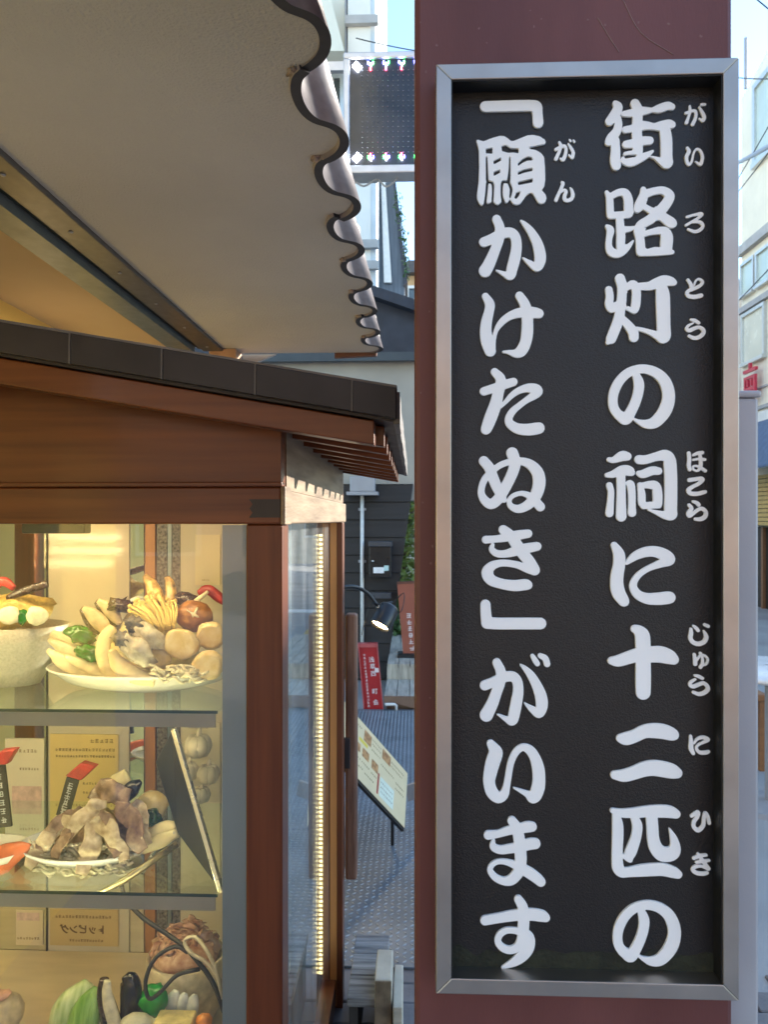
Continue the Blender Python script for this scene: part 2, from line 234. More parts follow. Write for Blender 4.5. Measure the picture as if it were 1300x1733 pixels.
SMALL = [
 (1150,170,A,[S(125,80,16,128,140,20,110,210,18,85,280,24), S(75,165,18,140,140,18,190,140,20,202,190,20,185,250,22,160,300,24), S(240,90,12,275,150,22,300,210,24,285,255,22,240,232,12), S(270,60,20,310,60,18)]),
 (1150,170,A,[S(95,590,20,115,630,24,85,700,24,95,770,22,120,790,20,150,750,16,170,660,14,205,605,16,250,620,18,280,690,20,270,760,22,250,790,20,195,755,10)]),
 (1150,170,A,[S(90,1430,18,180,1405,18,265,1395,26,240,1435,20,150,1490,18,80,1530,18), S(150,1495,14,240,1490,22,285,1530,22,260,1580,24,190,1610,22,105,1580,16)]),
 (1150,460,B,[S(175,180,36,230,260,40,255,340,45,270,380,36), S(305,290,22,345,195,24,410,160,28,480,220,36,440,290,38,330,350,40,200,400,40,155,460,40,200,520,45,320,535,48,440,510,48,460,505,40)]),
 (1150,460,B,[S(240,1010,28,320,1030,40,400,1080,38), S(290,1080,20,180,1140,32,150,1210,34,210,1235,45,320,1190,42,420,1170,38,500,1230,44,490,1310,46,400,1380,46,300,1395,42,200,1350,34)]),
 (1150,755,B,[S(195,150,42,205,280,44,195,400,46,215,490,45), S(290,190,30,390,150,40,480,140,40), S(290,290,28,420,270,30,530,285,36), S(430,180,36,445,300,40,440,430,42,380,520,28,290,490,26,300,420,24,400,430,30,480,480,38,540,520,38)]),
 (1150,755,B,[S(205,715,45,330,695,45,450,680,45,480,715,45,400,790,42,280,850,42,190,920,48,230,990,48,370,1000,48,500,970,45,540,960,38)]),
 (1150,755,B,[S(280,1160,30,360,1190,42,400,1230,46), S(200,1235,38,250,1310,46,190,1410,50,210,1460,46,290,1410,40,380,1340,40,470,1310,45,550,1380,45,540,1470,48,450,1530,48,330,1530,36)]),
 (1150,1045,C_,[S(290,170,28,350,220,40,390,270,38), S(240,240,36,240,330,48,230,430,48,290,520,48,400,550,50,510,510,50,560,420,50,540,340,40,510,280,24), S(530,150,36,600,180,40)]),
 (1150,1045,C_,[S(310,770,36,325,870,44,330,970,46), S(360,900,24,430,800,28,520,790,28,590,870,30,560,970,28,490,1000,22), S(440,750,38,480,850,32,480,960,36,440,1040,38)]),
 (1150,1045,C_,[S(320,1210,28,400,1230,40,480,1270,38), S(330,1290,28,240,1350,38,220,1410,38,290,1440,44,400,1400,44,500,1370,42,580,1430,44,590,1510,46,500,1580,46,400,1600,42,290,1560,36)]),
 (1150,1230,D_,[S(125,100,18,130,170,26,130,240,28,155,295,22), S(165,180,14,200,135,18,260,115,22,320,140,24,270,170,18,210,200,16,190,240,18,230,285,22,300,285,24,330,275,18)]),
 (1150,1230,D_,[S(135,1000,20,205,960,26,200,1010,24,165,1060,24,160,1120,24,210,1160,26,265,1110,24,275,1030,22,290,965,20,320,1010,22,335,1080,22)]),
 (1150,1230,D_,[S(160,1475,20,230,1450,22,300,1440,18), S(190,1520,18,260,1510,22,335,1500,16), S(210,1430,20,260,1500,24,310,1570,24,325,1595,22,250,1565,18,180,1570,22,150,1605,24,190,1640,24,260,1650,24,310,1640,22)]),
 (925,225,E,[S(290,230,32,320,300,40,295,420,40,250,520,42,215,600,46), S(210,390,38,300,340,36,400,310,40,440,380,38,425,500,42,390,590,48,360,620,42,315,590,22), S(490,260,22,550,350,36,600,450,40,590,540,44,570,570,36,500,510,18), S(520,170,24,545,200,28), S(605,180,22,630,215,28)]),
 (925,225,E,[S(345,1125,30,370,1160,42,320,1290,42,260,1420,42,215,1530,45), S(320,1350,28,400,1300,32,440,1340,40,410,1430,46,410,1510,46,470,1540,44,560,1500,46,595,1410,44,570,1310,36,535,1250,18)]),
]
def catmull(pts, n=5):
    p = [np.array(q, float) for q in pts]
    if len(p) < 3: return p
    e = [2*p[0]-p[1]] + p + [2*p[-1]-p[-2]]
    out = []
    for i in range(1, len(e)-2):
        a, b, c, d = e[i-1], e[i], e[i+1], e[i+2]
        for k in range(n):
            t = k/n
            out.append(0.5*(2*b+(c-a)*t+(2*a-5*b+4*c-d)*t*t+(3*b-a-3*c+d)*t**3))
    out.append(p[-1])
    return out
def sd_stroke(X, Y, pts):
    q = catmull(pts); best = None
    for (ax, ay, ar), (bx, by, br) in zip(q[:-1], q[1:]):
        dx, dy = bx-ax, by-ay
        t = np.clip(((X-ax)*dx+(Y-ay)*dy)/max(dx*dx+dy*dy, 1e-9), 0, 1)
        d = np.hypot(X-ax-t*dx, Y-ay-t*dy)-(ar+t*(br-ar))
        best = d if best is None else np.minimum(best, d)
    return best
def sd_poly(X, Y, pts):
    d = np.full(X.shape, 1e9); ins = np.zeros(X.shape, bool)
    for (ax, ay), (bx, by) in zip(pts, pts[1:]+pts[:1]):
        dx, dy = bx-ax, by-ay
        t = np.clip(((X-ax)*dx+(Y-ay)*dy)/max(dx*dx+dy*dy, 1e-9), 0, 1)
        d = np.minimum(d, np.hypot(X-ax-t*dx, Y-ay-t*dy))
        if by != ay:
            ins ^= ((ay > Y) != (by > Y)) & (X < dx*(Y-ay)/dy+ax)
    return np.where(ins, -d, d)
def glyph_field(ops, step):
    xs = [p[0] for o in ops for p in o[1]]; ys = [p[1] for o in ops for p in o[1]]
    m = 20*step+130 if step > 6 else 60
    gx = np.arange(min(xs)-m, max(xs)+m, step); gy = np.arange(min(ys)-m, max(ys)+m, step)
    X, Y = np.meshgrid(gx, gy)
    F = np.full(X.shape, 1e9)
    for k, pts in ops:
        if k == 'S': F = np.minimum(F, sd_stroke(X, Y, pts))
        elif k == 'P': F = np.minimum(F, sd_poly(X, Y, pts))
    for k, pts in ops:
        if k == 'C': F = np.maximum(F, -sd_poly(X, Y, pts))
        elif k == 'D': F = np.maximum(F, -sd_stroke(X, Y, pts))
    F = np.clip(F, -4*step, 4*step)
    for _ in range(2):
        F = (np.roll(F,1,0)+2*F+np.roll(F,-1,0))/4; F = (np.roll(F,1,1)+2*F+np.roll(F,-1,1))/4
    return gx, gy, F
def contours(gx, gy, F, shrink=0.):
    F = F+shrink; F = np.where(F == 0, 1e-6, F); nx = {}; h, w = F.shape
    def ept(i, j, e):
        if e == 0: a, b, A_, B_ = F[j,i], F[j,i+1], (gx[i],gy[j]), (gx[i+1],gy[j])
        else: a, b, A_, B_ = F[j,i], F[j+1,i], (gx[i],gy[j]), (gx[i],gy[j+1])
        t = a/(a-b); return (A_[0]+(B_[0]-A_[0])*t, A_[1]+(B_[1]-A_[1])*t)
    I = F < 0
    c = I[:-1,:-1].astype(int)+2*I[:-1,1:]+4*I[1:,1:]+8*I[1:,:-1]
    T = {1:[(3,0)],2:[(0,1)],3:[(3,1)],4:[(1,2)],5:[(3,0),(1,2)],6:[(0,2)],7:[(3,2)],8:[(2,3)],9:[(2,0)],10:[(0,1),(2,3)],11:[(2,1)],12:[(1,3)],13:[(1,0)],14:[(0,3)]}
    def key(i, j, e): return (i,j,0) if e==0 else (i+1,j,1) if e==1 else (i,j+1,0) if e==2 else (i,j,1)
    for j, i in zip(*np.nonzero((c > 0) & (c < 15))):
        for a, b in T[c[j,i]]: nx[key(i,j,a)] = key(i,j,b)
    out = []
    while nx:
        s = next(iter(nx)); loop = []; k = s
        while k in nx:
            loop.append(k); k = nx.pop(k)
        pts = [ept(*q) for q in loop]
        if len(pts) > 8: out.append(pts)
    return out
def glyph_object(name, g, mat, parent, Y, step, ext=.002, bev=.0009, shrink=0.):
    """one raised character: contours of its strokes mapped onto the plane y=Y, extruded towards the viewer"""
    ox, oy, k, ops = g
    loops = contours(*glyph_field(ops, step), shrink*k)
    cu = bpy.data.curves.new(name, 'CURVE'); cu.dimensions = '2D'; cu.fill_mode = 'BOTH'; cu.extrude = ext; cu.bevel_depth = bev; cu.bevel_resolution = 2; cu.offset = 0
    P = [[aY(ox+x/k, oy+y/k, Y) for x, y in lp[::2]] for lp in loops]
    c = sum((q for lp in P for q in lp), Vector())/sum(len(lp) for lp in P)
    for lp in P:
        sp = cu.splines.new('POLY'); sp.points.add(len(lp)-1); sp.use_cyclic_u = True
        for q, pt in zip(lp, sp.points): pt.co = (q.x-c.x, q.z-c.z, 0, 1)
    tmp = bpy.data.objects.new(name, cu); COL.objects.link(tmp)
    me = bpy.data.meshes.new_from_object(tmp); bpy.data.objects.remove(tmp)
    me.transform(Matrix.Rotation(math.pi/2, 4, 'X')); me.name = name
    me.materials.clear(); me.materials.append(mat)
    o = bpy.data.objects.new(name, me); COL.objects.link(o); o.parent = parent
    o.location = Vector((c.x, Y-ext, c.z))-Vector(tuple(parent['_o']))
    return o
def text_object(name, body, size, mat, parent, loc, rot, ext=.001, bold=.0):
    cu = bpy.data.curves.new(name, 'FONT'); cu.body = body; cu.size = size; cu.extrude = ext; cu.offset = bold; cu.align_x = 'CENTER'; cu.align_y = 'CENTER'
    tmp = bpy.data.objects.new(name, cu); COL.objects.link(tmp)
    me = bpy.data.meshes.new_from_object(tmp); bpy.data.objects.remove(tmp); me.materials.clear(); me.materials.append(mat); me.name = name
    o = bpy.data.objects.new(name, me); COL.objects.link(o); o.parent = parent
    o.matrix_local = Matrix.Translation(Vector(loc)-Vector(tuple(parent['_o']))) @ rot.to_4x4()
    return o
# =====================================================================================
# SETTING
# =====================================================================================
m_ground = M('grey street paving', (.30, .295, .285), .75, var=.25, scale=1.2, detail=10, bump=.25, bscale=60)
m_pav = M('grey brown pavers', (.19, .175, .175), .7, var=.25, scale=9, bump=.3, bscale=90)
m_yel = M('yellow guide paving', (.55, .40, .12), .7, var=.15, scale=8, bump=.2)
m_steel = M('checker plate steel', (.14, .16, .18), .52, metal=.35, var=.4, scale=2.2, rvar=.16, detail=10)
m_steelp = M('worn steel treads', (.28, .31, .34), .42, metal=.45, var=.15, scale=9)
gr = MB(); gr.add([(-400, -400, 0), (400, -400, 0), (400, 400, 0), (-400, 400, 0)], [(0, 1, 2, 3)])
ground = gr.build('ground', m_ground); ground['kind'] = 'structure'
# herringbone pavers around the pillar foot
me_p = None; pv = 0
bl, bw, bh = .196, .096, .035
def paver(x, y, a):
    global me_p, pv
    if me_p is None:
        o = MB().box(-bl/2, bl/2, -bw/2, bw/2, 0, bh).build('paver', m_pav, ground); me_p = o.data
        b = o.modifiers.new('bevel', 'BEVEL'); b.width = .004; b.segments = 1
    else:
        o = bpy.data.objects.new('paver', me_p); COL.objects.link(o); o.parent = ground
        b = o.modifiers.new('bevel', 'BEVEL'); b.width = .004; b.segments = 1
    o.location = (x, y, -bh+.012+random.uniform(-.002, .002)); o.rotation_euler = (0, 0, a+random.uniform(-.008, .008)); pv += 1
x0p, y0p = -.75, .95
for r in range(0, 16):
    for c in range(0, 26):
        # 4-brick repeat along diagonals
        k = (c-r) % 4
        X, Y = x0p+c*.1, y0p+r*.1
        if k == 0: paver(X+.1, Y+.05, 0)
        elif k == 3 and r+1 < 16: paver(X+.05, Y+.1, math.pi/2)
# checker plate over the alley floor
root = thing('checker_plate', 'bluish steel checker plate laid over the alley ground beside the black wall', 'floor plate', (-.1, 4.2, .013))
PX0, PX1, PY0, PY1, PZ = -.80, .46, 2.52, 5.95, .022
for k, (ya, yb) in enumerate(((PY0, 3.62), (3.625, 4.79), (4.795, PY1))): box('plate', m_steel, root, PX0, PX1, ya, yb, .013, PZ-.0004*k, bevel=.002)
tr = MB(); pit = .0255; ny = int((PY1-PY0-.04)/pit); nx = int((PX1-PX0-.04)/pit)
for j in range(ny):
    for i in range(nx):
        cx, cy = PX0+.03+i*pit, PY0+.03+j*pit
        s = 1 if (i+j) % 2 else -1
        ux, uy = .7071*s, .7071; vx, vy = -uy, ux
        L_, W_, H_ = .0115, .0040, .0022
        b = [(cx+ux*a*L_+vx*b_*W_, cy+uy*a*L_+vy*b_*W_) for a, b_ in ((-1, 0), (0, -1), (1, 0), (0, 1))]
        t_ = [(cx+ux*a*L_*.7+vx*b_*W_*.5, cy+uy*a*L_*.7+vy*b_*W_*.5) for a, b_ in ((-1, 0), (0, -1), (1, 0), (0, 1))]
        tr.add([(x, y, PZ-.0004) for x, y in b]+[(x, y, PZ+H_) for x, y in t_], [(4, 5, 6, 7), (0, 1, 5, 4), (1, 2, 6, 5), (2, 3, 7, 6), (3, 0, 4, 7)])
tr.build('tread_pattern', m_steelp, root, kind='stuff')
# yellow guide strip and pale kerb line further along the street
st = MB()
for k in range(24): st.box(.62, .92, 4.2+k*.31, 4.2+k*.31+.3, .004, .016)
o = st.build('guide_paving', m_yel); o['kind'] = 'structure'
st = MB(); st.box(-1.2, 3.4, 12.2, 12.55, .004, .02)
o = st.build('white_street_line', M('white road paint', (.75, .75, .72), .6, scale=20)); o['kind'] = 'structure'

# ---------------- buildings ----------------
m_cream = M('cream render wall', (.80, .74, .60), .8, var=.06, scale=2.5, bump=.15, bscale=120)
m_white = M('white render wall', (.80, .78, .72), .8, var=.05, scale=3, bump=.1, bscale=90)
m_navy = M('dark navy siding', (.028, .034, .05), .55, var=.25, scale=6)
m_black = M('black painted timber', (.012, .0125, .015), .5, var=.35, scale=7, stretch=(.3, 1, 4), bump=.15, bscale=40)
m_grey = M('grey painted metal', (.30, .30, .31), .45, var=.08, scale=14)
m_lgrey = M('light grey painted steel', (.36, .355, .37), .42, var=.06, scale=7, bump=.04, bscale=300)
m_win = M('window glazing', (.06, .075, .08), .06, var=.2, scale=2, spec=.9)
m_winp = M('pale curtained glazing', (.52, .60, .52), .12, var=.08, scale=2, spec=.8)
m_alu = M('aluminium frame', (.62, .62, .60), .38, metal=.7, var=.06, scale=20)
m_orange = M('orange cream house wall', (.70, .47, .26), .8, var=.1, scale=3)
m_roof = M('dark roof slate', (.06, .06, .07), .5, var=.3, scale=10)

def window(par, face, pl, u0, u1, z0, z1, glz=None, fr=.05, mull=1):
    """a window on plane x=pl ('x') or y=pl ('y'): frame bars proud of the wall, pane set back"""
    glz = glz or m_win; s = -1 if pl > 0 or face == 'y' else 1
    def bx(m, a0, a1, b0, b1, d0, d1):
        lo, hi = sorted((pl+s*d0, pl+s*d1))
        if face == 'x': m.box(lo, hi, a0, a1, b0, b1)
        else: m.box(a0, a1, lo, hi, b0, b1)
    f = MB(); bx(f, u0-fr, u1+fr, z1, z1+fr, -.02, .06); bx(f, u0-fr, u1+fr, z0-fr, z0, -.02, .09); bx(f, u0-fr, u0, z0, z1, -.02, .06); bx(f, u1, u1+fr, z0, z1, -.02, .06)
    for k in range(1, mull+1): c = u0+(u1-u0)*k/(mull+1); bx(f, c-fr*.4, c+fr*.4, z0, z1, -.02, .045)
    w_ = f.build('window', m_alu, par)
    p = MB(); bx(p, u0, u1, z0, z1, .004, .018); p.build('pane', glz, w_)
    return w_

# the right-hand street building: only a sliver shows beside the pillar
XR = 6.0
FY = aX(1256, 500, XR).y           # far corner
bR = thing('street_building', 'bright cream three storey building across the street at the right edge', 'building', (XR+3, 10, 0))
ZR = ZT = aX(1262, 158, XR).z
w_ = MB(); w_.prism([(XR, 11.2, 0), (XR, FY, 0), (XR, FY, ZT), (XR, 11.2, ZT)], (4, 0, 0)); wR = w_.build('wall', m_cream, bR)
# parapet with sloped corner going up to the right
p1 = aX(1300, 108, XR)
MB().prism([(XR+.02, FY-.02, ZT), (XR+.02, p1.y, p1.z+.25), (XR+.02, 11.2, p1.z+.25), (XR+.02, 11.2, ZT)], (3.9, 0, 0)).build('parapet', m_cream, bR)
def fac(px, py): q = aX(px, py, XR); return q.y, q.z
ya, za = fac(1283, 150); yb, zb = fac(1300, 268)
window(bR, 'x', XR, ya-1.5, ya, zb+.1, za, m_winp, .09, 1)
def ledge(name, px, py, t, pr, mat):
    y_, z_ = fac(px, py); box(name, mat, bR, XR-pr, XR, 11.25, FY+.02, z_-t, z_)
m_band = M('grey concrete ledge', (.42, .41, .40), .7, scale=5)
ledge('ledge', 1275, 405, .16, .10, m_band); ledge('ledge', 1275, 512, .10, .08, m_band); ledge('ledge', 1275, 692, .06, .06, m_band); ledge('ledge', 1275, 660, .03, .03, m_band)
yA, zA = fac(1275, 440); yB, zB = fac(1275, 492)
for k in range(3): window(bR, 'x', XR, FY-.55-k*.62, FY-.1-k*.62, zB, zA, m_winp, .05, 0)
yA, zA = fac(1275, 530); yB, zB = fac(1275, 610)
for k in range(2): window(bR, 'x', XR, FY-.95-k*1.15, FY-.15-k*1.15, zB, zA, M('cream blind behind glass', (.72, .69, .55), .25, scale=2), .06, 0)
# grey utility cabinet, white shop band and yellow slats at street level
yA, zA = fac(1275, 700); yB, zB = fac(1275, 795)
box('shop_band', m_white, bR, XR-.05, XR, 11.3, FY-.02, zB, zA-.02)
# red raised character on the facade
rr = MB()
ry, rz = fac(1284, 668); sc_ = .48
def rbar(u0, u1, v0, v1): rr.box(XR-.16, XR-.11, ry-u1*sc_, ry-u0*sc_, rz+v0*sc_, rz+v1*sc_)
rbar(-.06, .06, .95, 1.15); rbar(-.5, .5, .82, .94); rbar(-.44, -.33, -.1, .68); rbar(.33, .44, -.1, .68); rbar(-.33, .33, .58, .68); rbar(-.2, -.11, .3, .56); rbar(.11, .2, .3, .56); rbar(-.33, .33, .16, .27); rbar(-.22, -.13, -.2, .16); rbar(.13, .22, -.2, .16); rbar(-.13, .13, -.2, -.1)
rr.build('sign_character', M('red sign paint', (.55, .03, .06), .4, scale=15), bR, label='red raised character on the facade')
am = MB(); am.tube([aX(1263, 150, XR+.4), aX(1263, 64, XR+.4)], .03, 8, sm=1); am.build('antenna_mast', m_grey, bR)

m_chair0 = M('brown door timber', (.26, .12, .05), .5, stretch=(1, 1, 6), scale=8)
# blue awning, yellow slatted blind at the foot of that building
aw = thing('shop_awning', 'blue cloth awning over the shopfront at the right edge', 'awning', (XR-.5, 11.5, 2.2))
yA, zA = fac(1297, 715); yB, zB = fac(1297, 800)
MB().prism([(XR-.06, 11.3, zA), (XR-.06, FY-.35, zA), (XR-.55, FY-.75, zB), (XR-.75, 11.3, zB)], (0, 0, .03)).build('canopy', M('blue awning cloth', (.11, .16, .25), .85, scale=9), aw)
aw2 = thing('slatted_blind', 'yellow slatted blind hanging under the blue awning', 'blind', (XR-.2, 11, 1.4))
yA, zA = fac(1294, 806); yB, zB = fac(1294, 890)
n = 12
for k in range(n):
    z_ = zB+(zA-zB)*k/n; box('slat', M('yellow wood slat', (.62, .42, .14), .6, scale=10), aw2, XR-.22, XR-.17, 11.3, FY-.55, z_+.012, z_+(zA-zB)/n)
box('backing', m_navy, aw2, XR-.165, XR-.15, 11.3, FY-.5, zB, zA)
box('doorway', M('dark shop interior', (.03, .025, .02), .6), bR, XR-.04, XR, 11.4, FY-.3, 0, zB-.02)
for k in range(4): box('door_post', m_chair0, bR, XR-.09, XR-.041, FY-.5-k*.55, FY-.43-k*.55, 0, zB-.02)
# white round table and wooden chair at street level
q = aZ(1304, 1132, .72)
tb = thing('round_table', 'white round table on the street at the right edge', 'table', (q.x, q.y, 0))
MB().lathe((q.x, q.y, .70), [(.0, 0), (.36, 0), (.375, .012), (.36, .028), (0, .028)], 32).build('tabletop', M('white table laminate', (.8, .8, .78), .3, scale=10), tb, smooth=True)
MB().tube([(q.x, q.y, .02), (q.x, q.y, .70)], .025, 12, sm=1).build('leg', m_grey, tb)
MB().lathe((q.x, q.y, .0), [(.0, .0), (.22, .0), (.2, .02), (.03, .035)], 24).build('base', m_grey, tb)
cx, cy = q.x+.05, q.y+.75
ch = thing('wooden_chair', 'brown wooden chair behind the white street table', 'chair', (cx, cy, 0))
m_chair = M('brown chair wood', (.28, .12, .04), .5, stretch=(1, 1, 6), scale=8)
box('seat', m_chair, ch, cx-.2, cx+.2, cy-.2, cy+.2, .42, .46, bevel=.008)
for sx in (-1, 1):
    for sy in (-1, 1): box('leg', m_chair, ch, cx+sx*.17-.018, cx+sx*.17+.018, cy+sy*.17-.018, cy+sy*.17+.018, 0, .42)
    box('back_post', m_chair, ch, cx+sx*.17-.018, cx+sx*.17+.018, cy+.165, cy+.2, .46, .9)
for k in range(3): box('back_rail', m_chair, ch, cx-.15, cx+.15, cy+.172, cy+.192, .58+k*.12, .64+k*.12)

# cables over the street
m_cable = M('black cable', (.02, .02, .022), .6, scale=20)
def cable(px0, py0, Y0, px1, py1, Y1, r, label, sag=.15, mat=None):
    a, b = aY(px0, py0, Y0), aY(px1, py1, Y1); a, b = a+(a-b)*.6, b+(b-a)*.5
    pts = [a.lerp(b, t/10)+Vector((0, 0, -sag*4*(t/10)*(1-t/10))) for t in range(11)]
    tag(MB().tube(pts, r, 6, sm=1).build('overhead_cable', mat or m_cable, smooth=True), label, 'cable')
cable(1248, 129, 9, 1300, 131, 7, .006, 'thin level cable crossing the sky right of the pillar top', .02)
cable(1250, 273, 9, 1300, 246, 7, .022, 'thick grey cable rising in front of the cream building', .02, m_grey)
cable(1250, 300, 9.5, 1300, 214, 7.6, .006, 'thin cable rising steeply past the upper window of the cream building', .02)
cable(1252, 320, 9.5, 1300, 258, 7.6, .006, 'thin cable just below the thick grey cable', .02)
cable(1245, 512, 9.5, 1300, 455, 7.6, .006, 'thin cable across the middle windows of the cream building', .02)
cable(1283, 0, 9, 1300, 14, 9, .008, 'black cable at the top right corner of the sky', .0)
cable(640, 72, 7.0, 700, 84, 7.2, .005, 'thin cable above the hanging light display', .01)

# buildings at the end of the alley, left of the pillar
YB = 7.2
bK = thing('black_house', 'black boarded house with cream band and navy gable at the end of the alley', 'house', (-2, YB, 0))
zn, zc = ZY(609, YB), ZY(820, YB)
xl, xr = -4.2, XY(699, YB)+.25
box('cream_wall', M('dull beige render', (.40, .36, .30), .85, var=.12, scale=2, detail=9), bK, xl, xr-.02, YB, YB+.3, zc-.15, zn)
gL, gR, gT = aY(560, 470, YB), aY(720, 556, YB), zn
MB().prism([(xl, YB-.06, zn+.012), (xr+.3, YB-.06, zn+.012), (xr+.3, YB-.06, gR.z-.06), (gL.x, YB-.06, gL.z-.06), (xl, YB-.06, gL.z-.06)], (0, .5, 0)).build('gable_wall', m_navy, bK)
MB().prism([(xr+.42, YB-.2, gR.z-.11), (xr+.42, YB-.2, gR.z), (gL.x, YB-.2, gL.z), (gL.x, YB-.2, gL.z-.09)], (0, 1.2, 0)).build('roof', m_navy, bK)
bm_ = box('floor_beam', M('dark teal beam', (.05, .065, .075), .5, scale=8), bK, xl, xr+.2, YB-.11, YB-.063, zn-.03, zn+.05)
# black horizontal boards with the slanting end
def edge_x(z): a, b = aY(702, 800, YB-.1), aY(653, 1152, YB-.1); return a.x+(b.x-a.x)*(z-a.z)/(b.z-a.z)
z = .02; zb_top = zc
while z < zb_top:
    h = min(.165, zb_top-z); g = .006
    pts = [(xl, YB-.1, z), (edge_x(z), YB-.1, z), (edge_x(z+h-g), YB-.085, z+h-g), (xl, YB-.085, z+h-g)]
    MB().prism(pts, (0, .07, 0)).build('board', m_black, bK); z += h
MB().prism([(xl, YB-.02, 0), (edge_x(0)-.02, YB-.02, 0), (edge_x(zc)-.02, YB-.02, zc), (xl, YB-.02, zc)], (0, .3, 0)).build('wall_core', m_black, bK)
# pipe, meter housing and mailbox on the black wall
mb = thing('meter_box', 'grey meter box with hood high on the black wall', 'meter box', aY(617, 825, YB-.15))
a, b = aY(592, 806, YB-.3), aY(634, 832, YB-.3)
box('housing', m_lgrey, mb, a.x, b.x, YB-.3, YB-.11, b.z, a.z, bevel=.01)
box('base_plate', m_lgrey, mb, a.x-.03, b.x+.03, YB-.31, YB-.11, b.z-.03, b.z)
pp = thing('conduit_pipe', 'thin white conduit pipe running down the black wall', 'pipe', aY(613, 1100, YB-.13))
MB().tube([aY(613, 835, YB-.13), aY(613, 1095, YB-.13)], .017, 10, sm=1).build('pipe', M('white pipe', (.7, .7, .68), .4, scale=20), pp, smooth=True)
for py in (862, 950): q = aY(613, py, YB-.115); box('clip', m_lgrey, pp, q.x-.035, q.x+.035, YB-.118, YB-.1, q.z-.012, q.z+.012)
mx = thing('mailbox', 'black wall mailbox with white sticker on the black boards', 'mailbox', aY(643, 980, YB-.2))
a, b = aY(625, 925, YB-.26), aY(662, 978, YB-.26)
m_mb = M('black mailbox enamel', (.012, .013, .015), .3, scale=9)
box('body', m_mb, mx, a.x, b.x, YB-.26, YB-.105, b.z, a.z, bevel=.006)
box('lid', M('grey mailbox lid', (.06, .065, .075), .3, scale=9), mx, a.x-.008, b.x+.008, YB-.275, YB-.105, a.z, a.z+.045, bevel=.005)
c0, c1 = aY(632, 960, YB-.262), aY(650, 970, YB-.262); box('sticker', M('white sticker', (.8, .8, .8), .5, scale=30), mx, c0.x, c1.x, YB-.263, YB-.259, c1.z, c0.z)
c0, c1 = aY(650, 957, YB-.262), aY(658, 966, YB-.262); box('sticker', M('pale green sticker', (.5, .68, .66), .5, scale=30), mx, c0.x, c1.x, YB-.265, YB-.2635, c1.z, c0.z)
q = aY(631, 950, YB-.262); MB().lathe((q.x, YB-.262, q.z), [(.0, 0), (.012, 0), (.01, .008), (0, .008)], 12).build('lock', m_alu, mx)
a, b = aY(626, 1003, YB-.2), aY(662, 1013, YB-.2)
tag(box('wall_tray', M('grey mailbox lid', (.06, .065, .075), .3), None, a.x, b.x, YB-.2, YB-.105, b.z, a.z), 'narrow grey tray below the black mailbox', 'tray')

# cream tower building behind with pilaster, band and downpipe
YT = 9.5
bT = thing('cream_tower', 'tall pale cream building with pilaster behind the hanging light display', 'building', (XY(560, YT), YT, 0))
x0, x1 = XY(300, YT), XY(628, YT)
box('wall', m_cream, bT, x0, XY(584, YT), YT, YT+4, 0, 12)
box('pilaster', m_white, bT, XY(590, YT), x1, YT-.12, YT+4, 0, 12)
box('corner_face', M('bluish white render', (.66, .72, .76), .75, scale=3), bT, x1, x1+.06, YT-.08, YT+4, 0, 12)
box('downpipe', m_grey, bT, XY(584, YT)+.005, XY(588, YT), YT-.1, YT-.02, 0, 12)
for py in (47, 420, 455): z_ = ZY(py, YT); box('band', m_band, bT, XY(586, YT), x1+.1, YT-.2, YT-.125, z_-.06, z_+.04)
for py in (180, 300): z_ = ZY(py, YT); box('joint', m_band, bT, XY(590, YT), x1-.01, YT-.126, YT-.12, z_-.01, z_)
aa, ab, ac = aY(540, -60, YT-.6), aY(581, 85, YT-.6), aY(584, 85, YT-.6)
MB().prism([aY(470, -60, YT-.6), aY(545, -60, YT-.6), aY(583, 86, YT-.6), aY(470, 86, YT-.6)], (0, .3, 0)).build('oriel', m_cream, bT)
window(bT, 'y', YT, XY(566, YT), XY(576, YT), ZY(230, YT), ZY(135, YT), m_win, .05, 0)
# blue grey slatted house with lean edge
YS = 10.5
bS = thing('slate_house', 'narrow blue grey house with sloping edge beside the pillar', 'house', (XY(660, YS), YS, 0))
MB().prism([aY(628, 300, YS), aY(664, 300, YS), aY(685, 480, YS), aY(685, 900, YS), aY(628, 900, YS)], (0, 2, 0)).build('wall', M('blue grey cladding', (.10, .13, .17), .35, var=.3, scale=5, stretch=(6, 1, .4)), bS)
MB().prism([aY(664, 296, YS-.1), aY(669, 300, YS-.1), aY(690, 478, YS-.1), aY(683, 482, YS-.1)], (0, 2.2, 0)).build('edge_board', m_navy, bS)
MB().prism([aY(645, 302, YS-.06), aY(652, 302, YS-.06), aY(663, 478, YS-.06), aY(650, 478, YS-.06)], (0, .05, 0)).build('metal_strip', m_alu, bS)
# far orange house
YO = 14.
bO = thing('orange_house', 'far orange cream house with grey tiled roof low in the gap beside the pillar', 'house', (XY(690, YO), YO, 0))
box('wall', m_orange, bO, XY(668, YO), XY(760, YO), YO, YO+4, 0, ZY(458, YO))
MB().prism([aY(660, 460, YO-.2), aY(692, 440, YO-.2), aY(770, 445, YO-.2), aY(770, 462, YO-.2)], (0, 4.5, 0)).build('roof', m_roof, bO)
window(bO, 'y', YO, XY(692, YO), XY(704, YO), ZY(508, YO), ZY(490, YO), m_win, .05, 0)
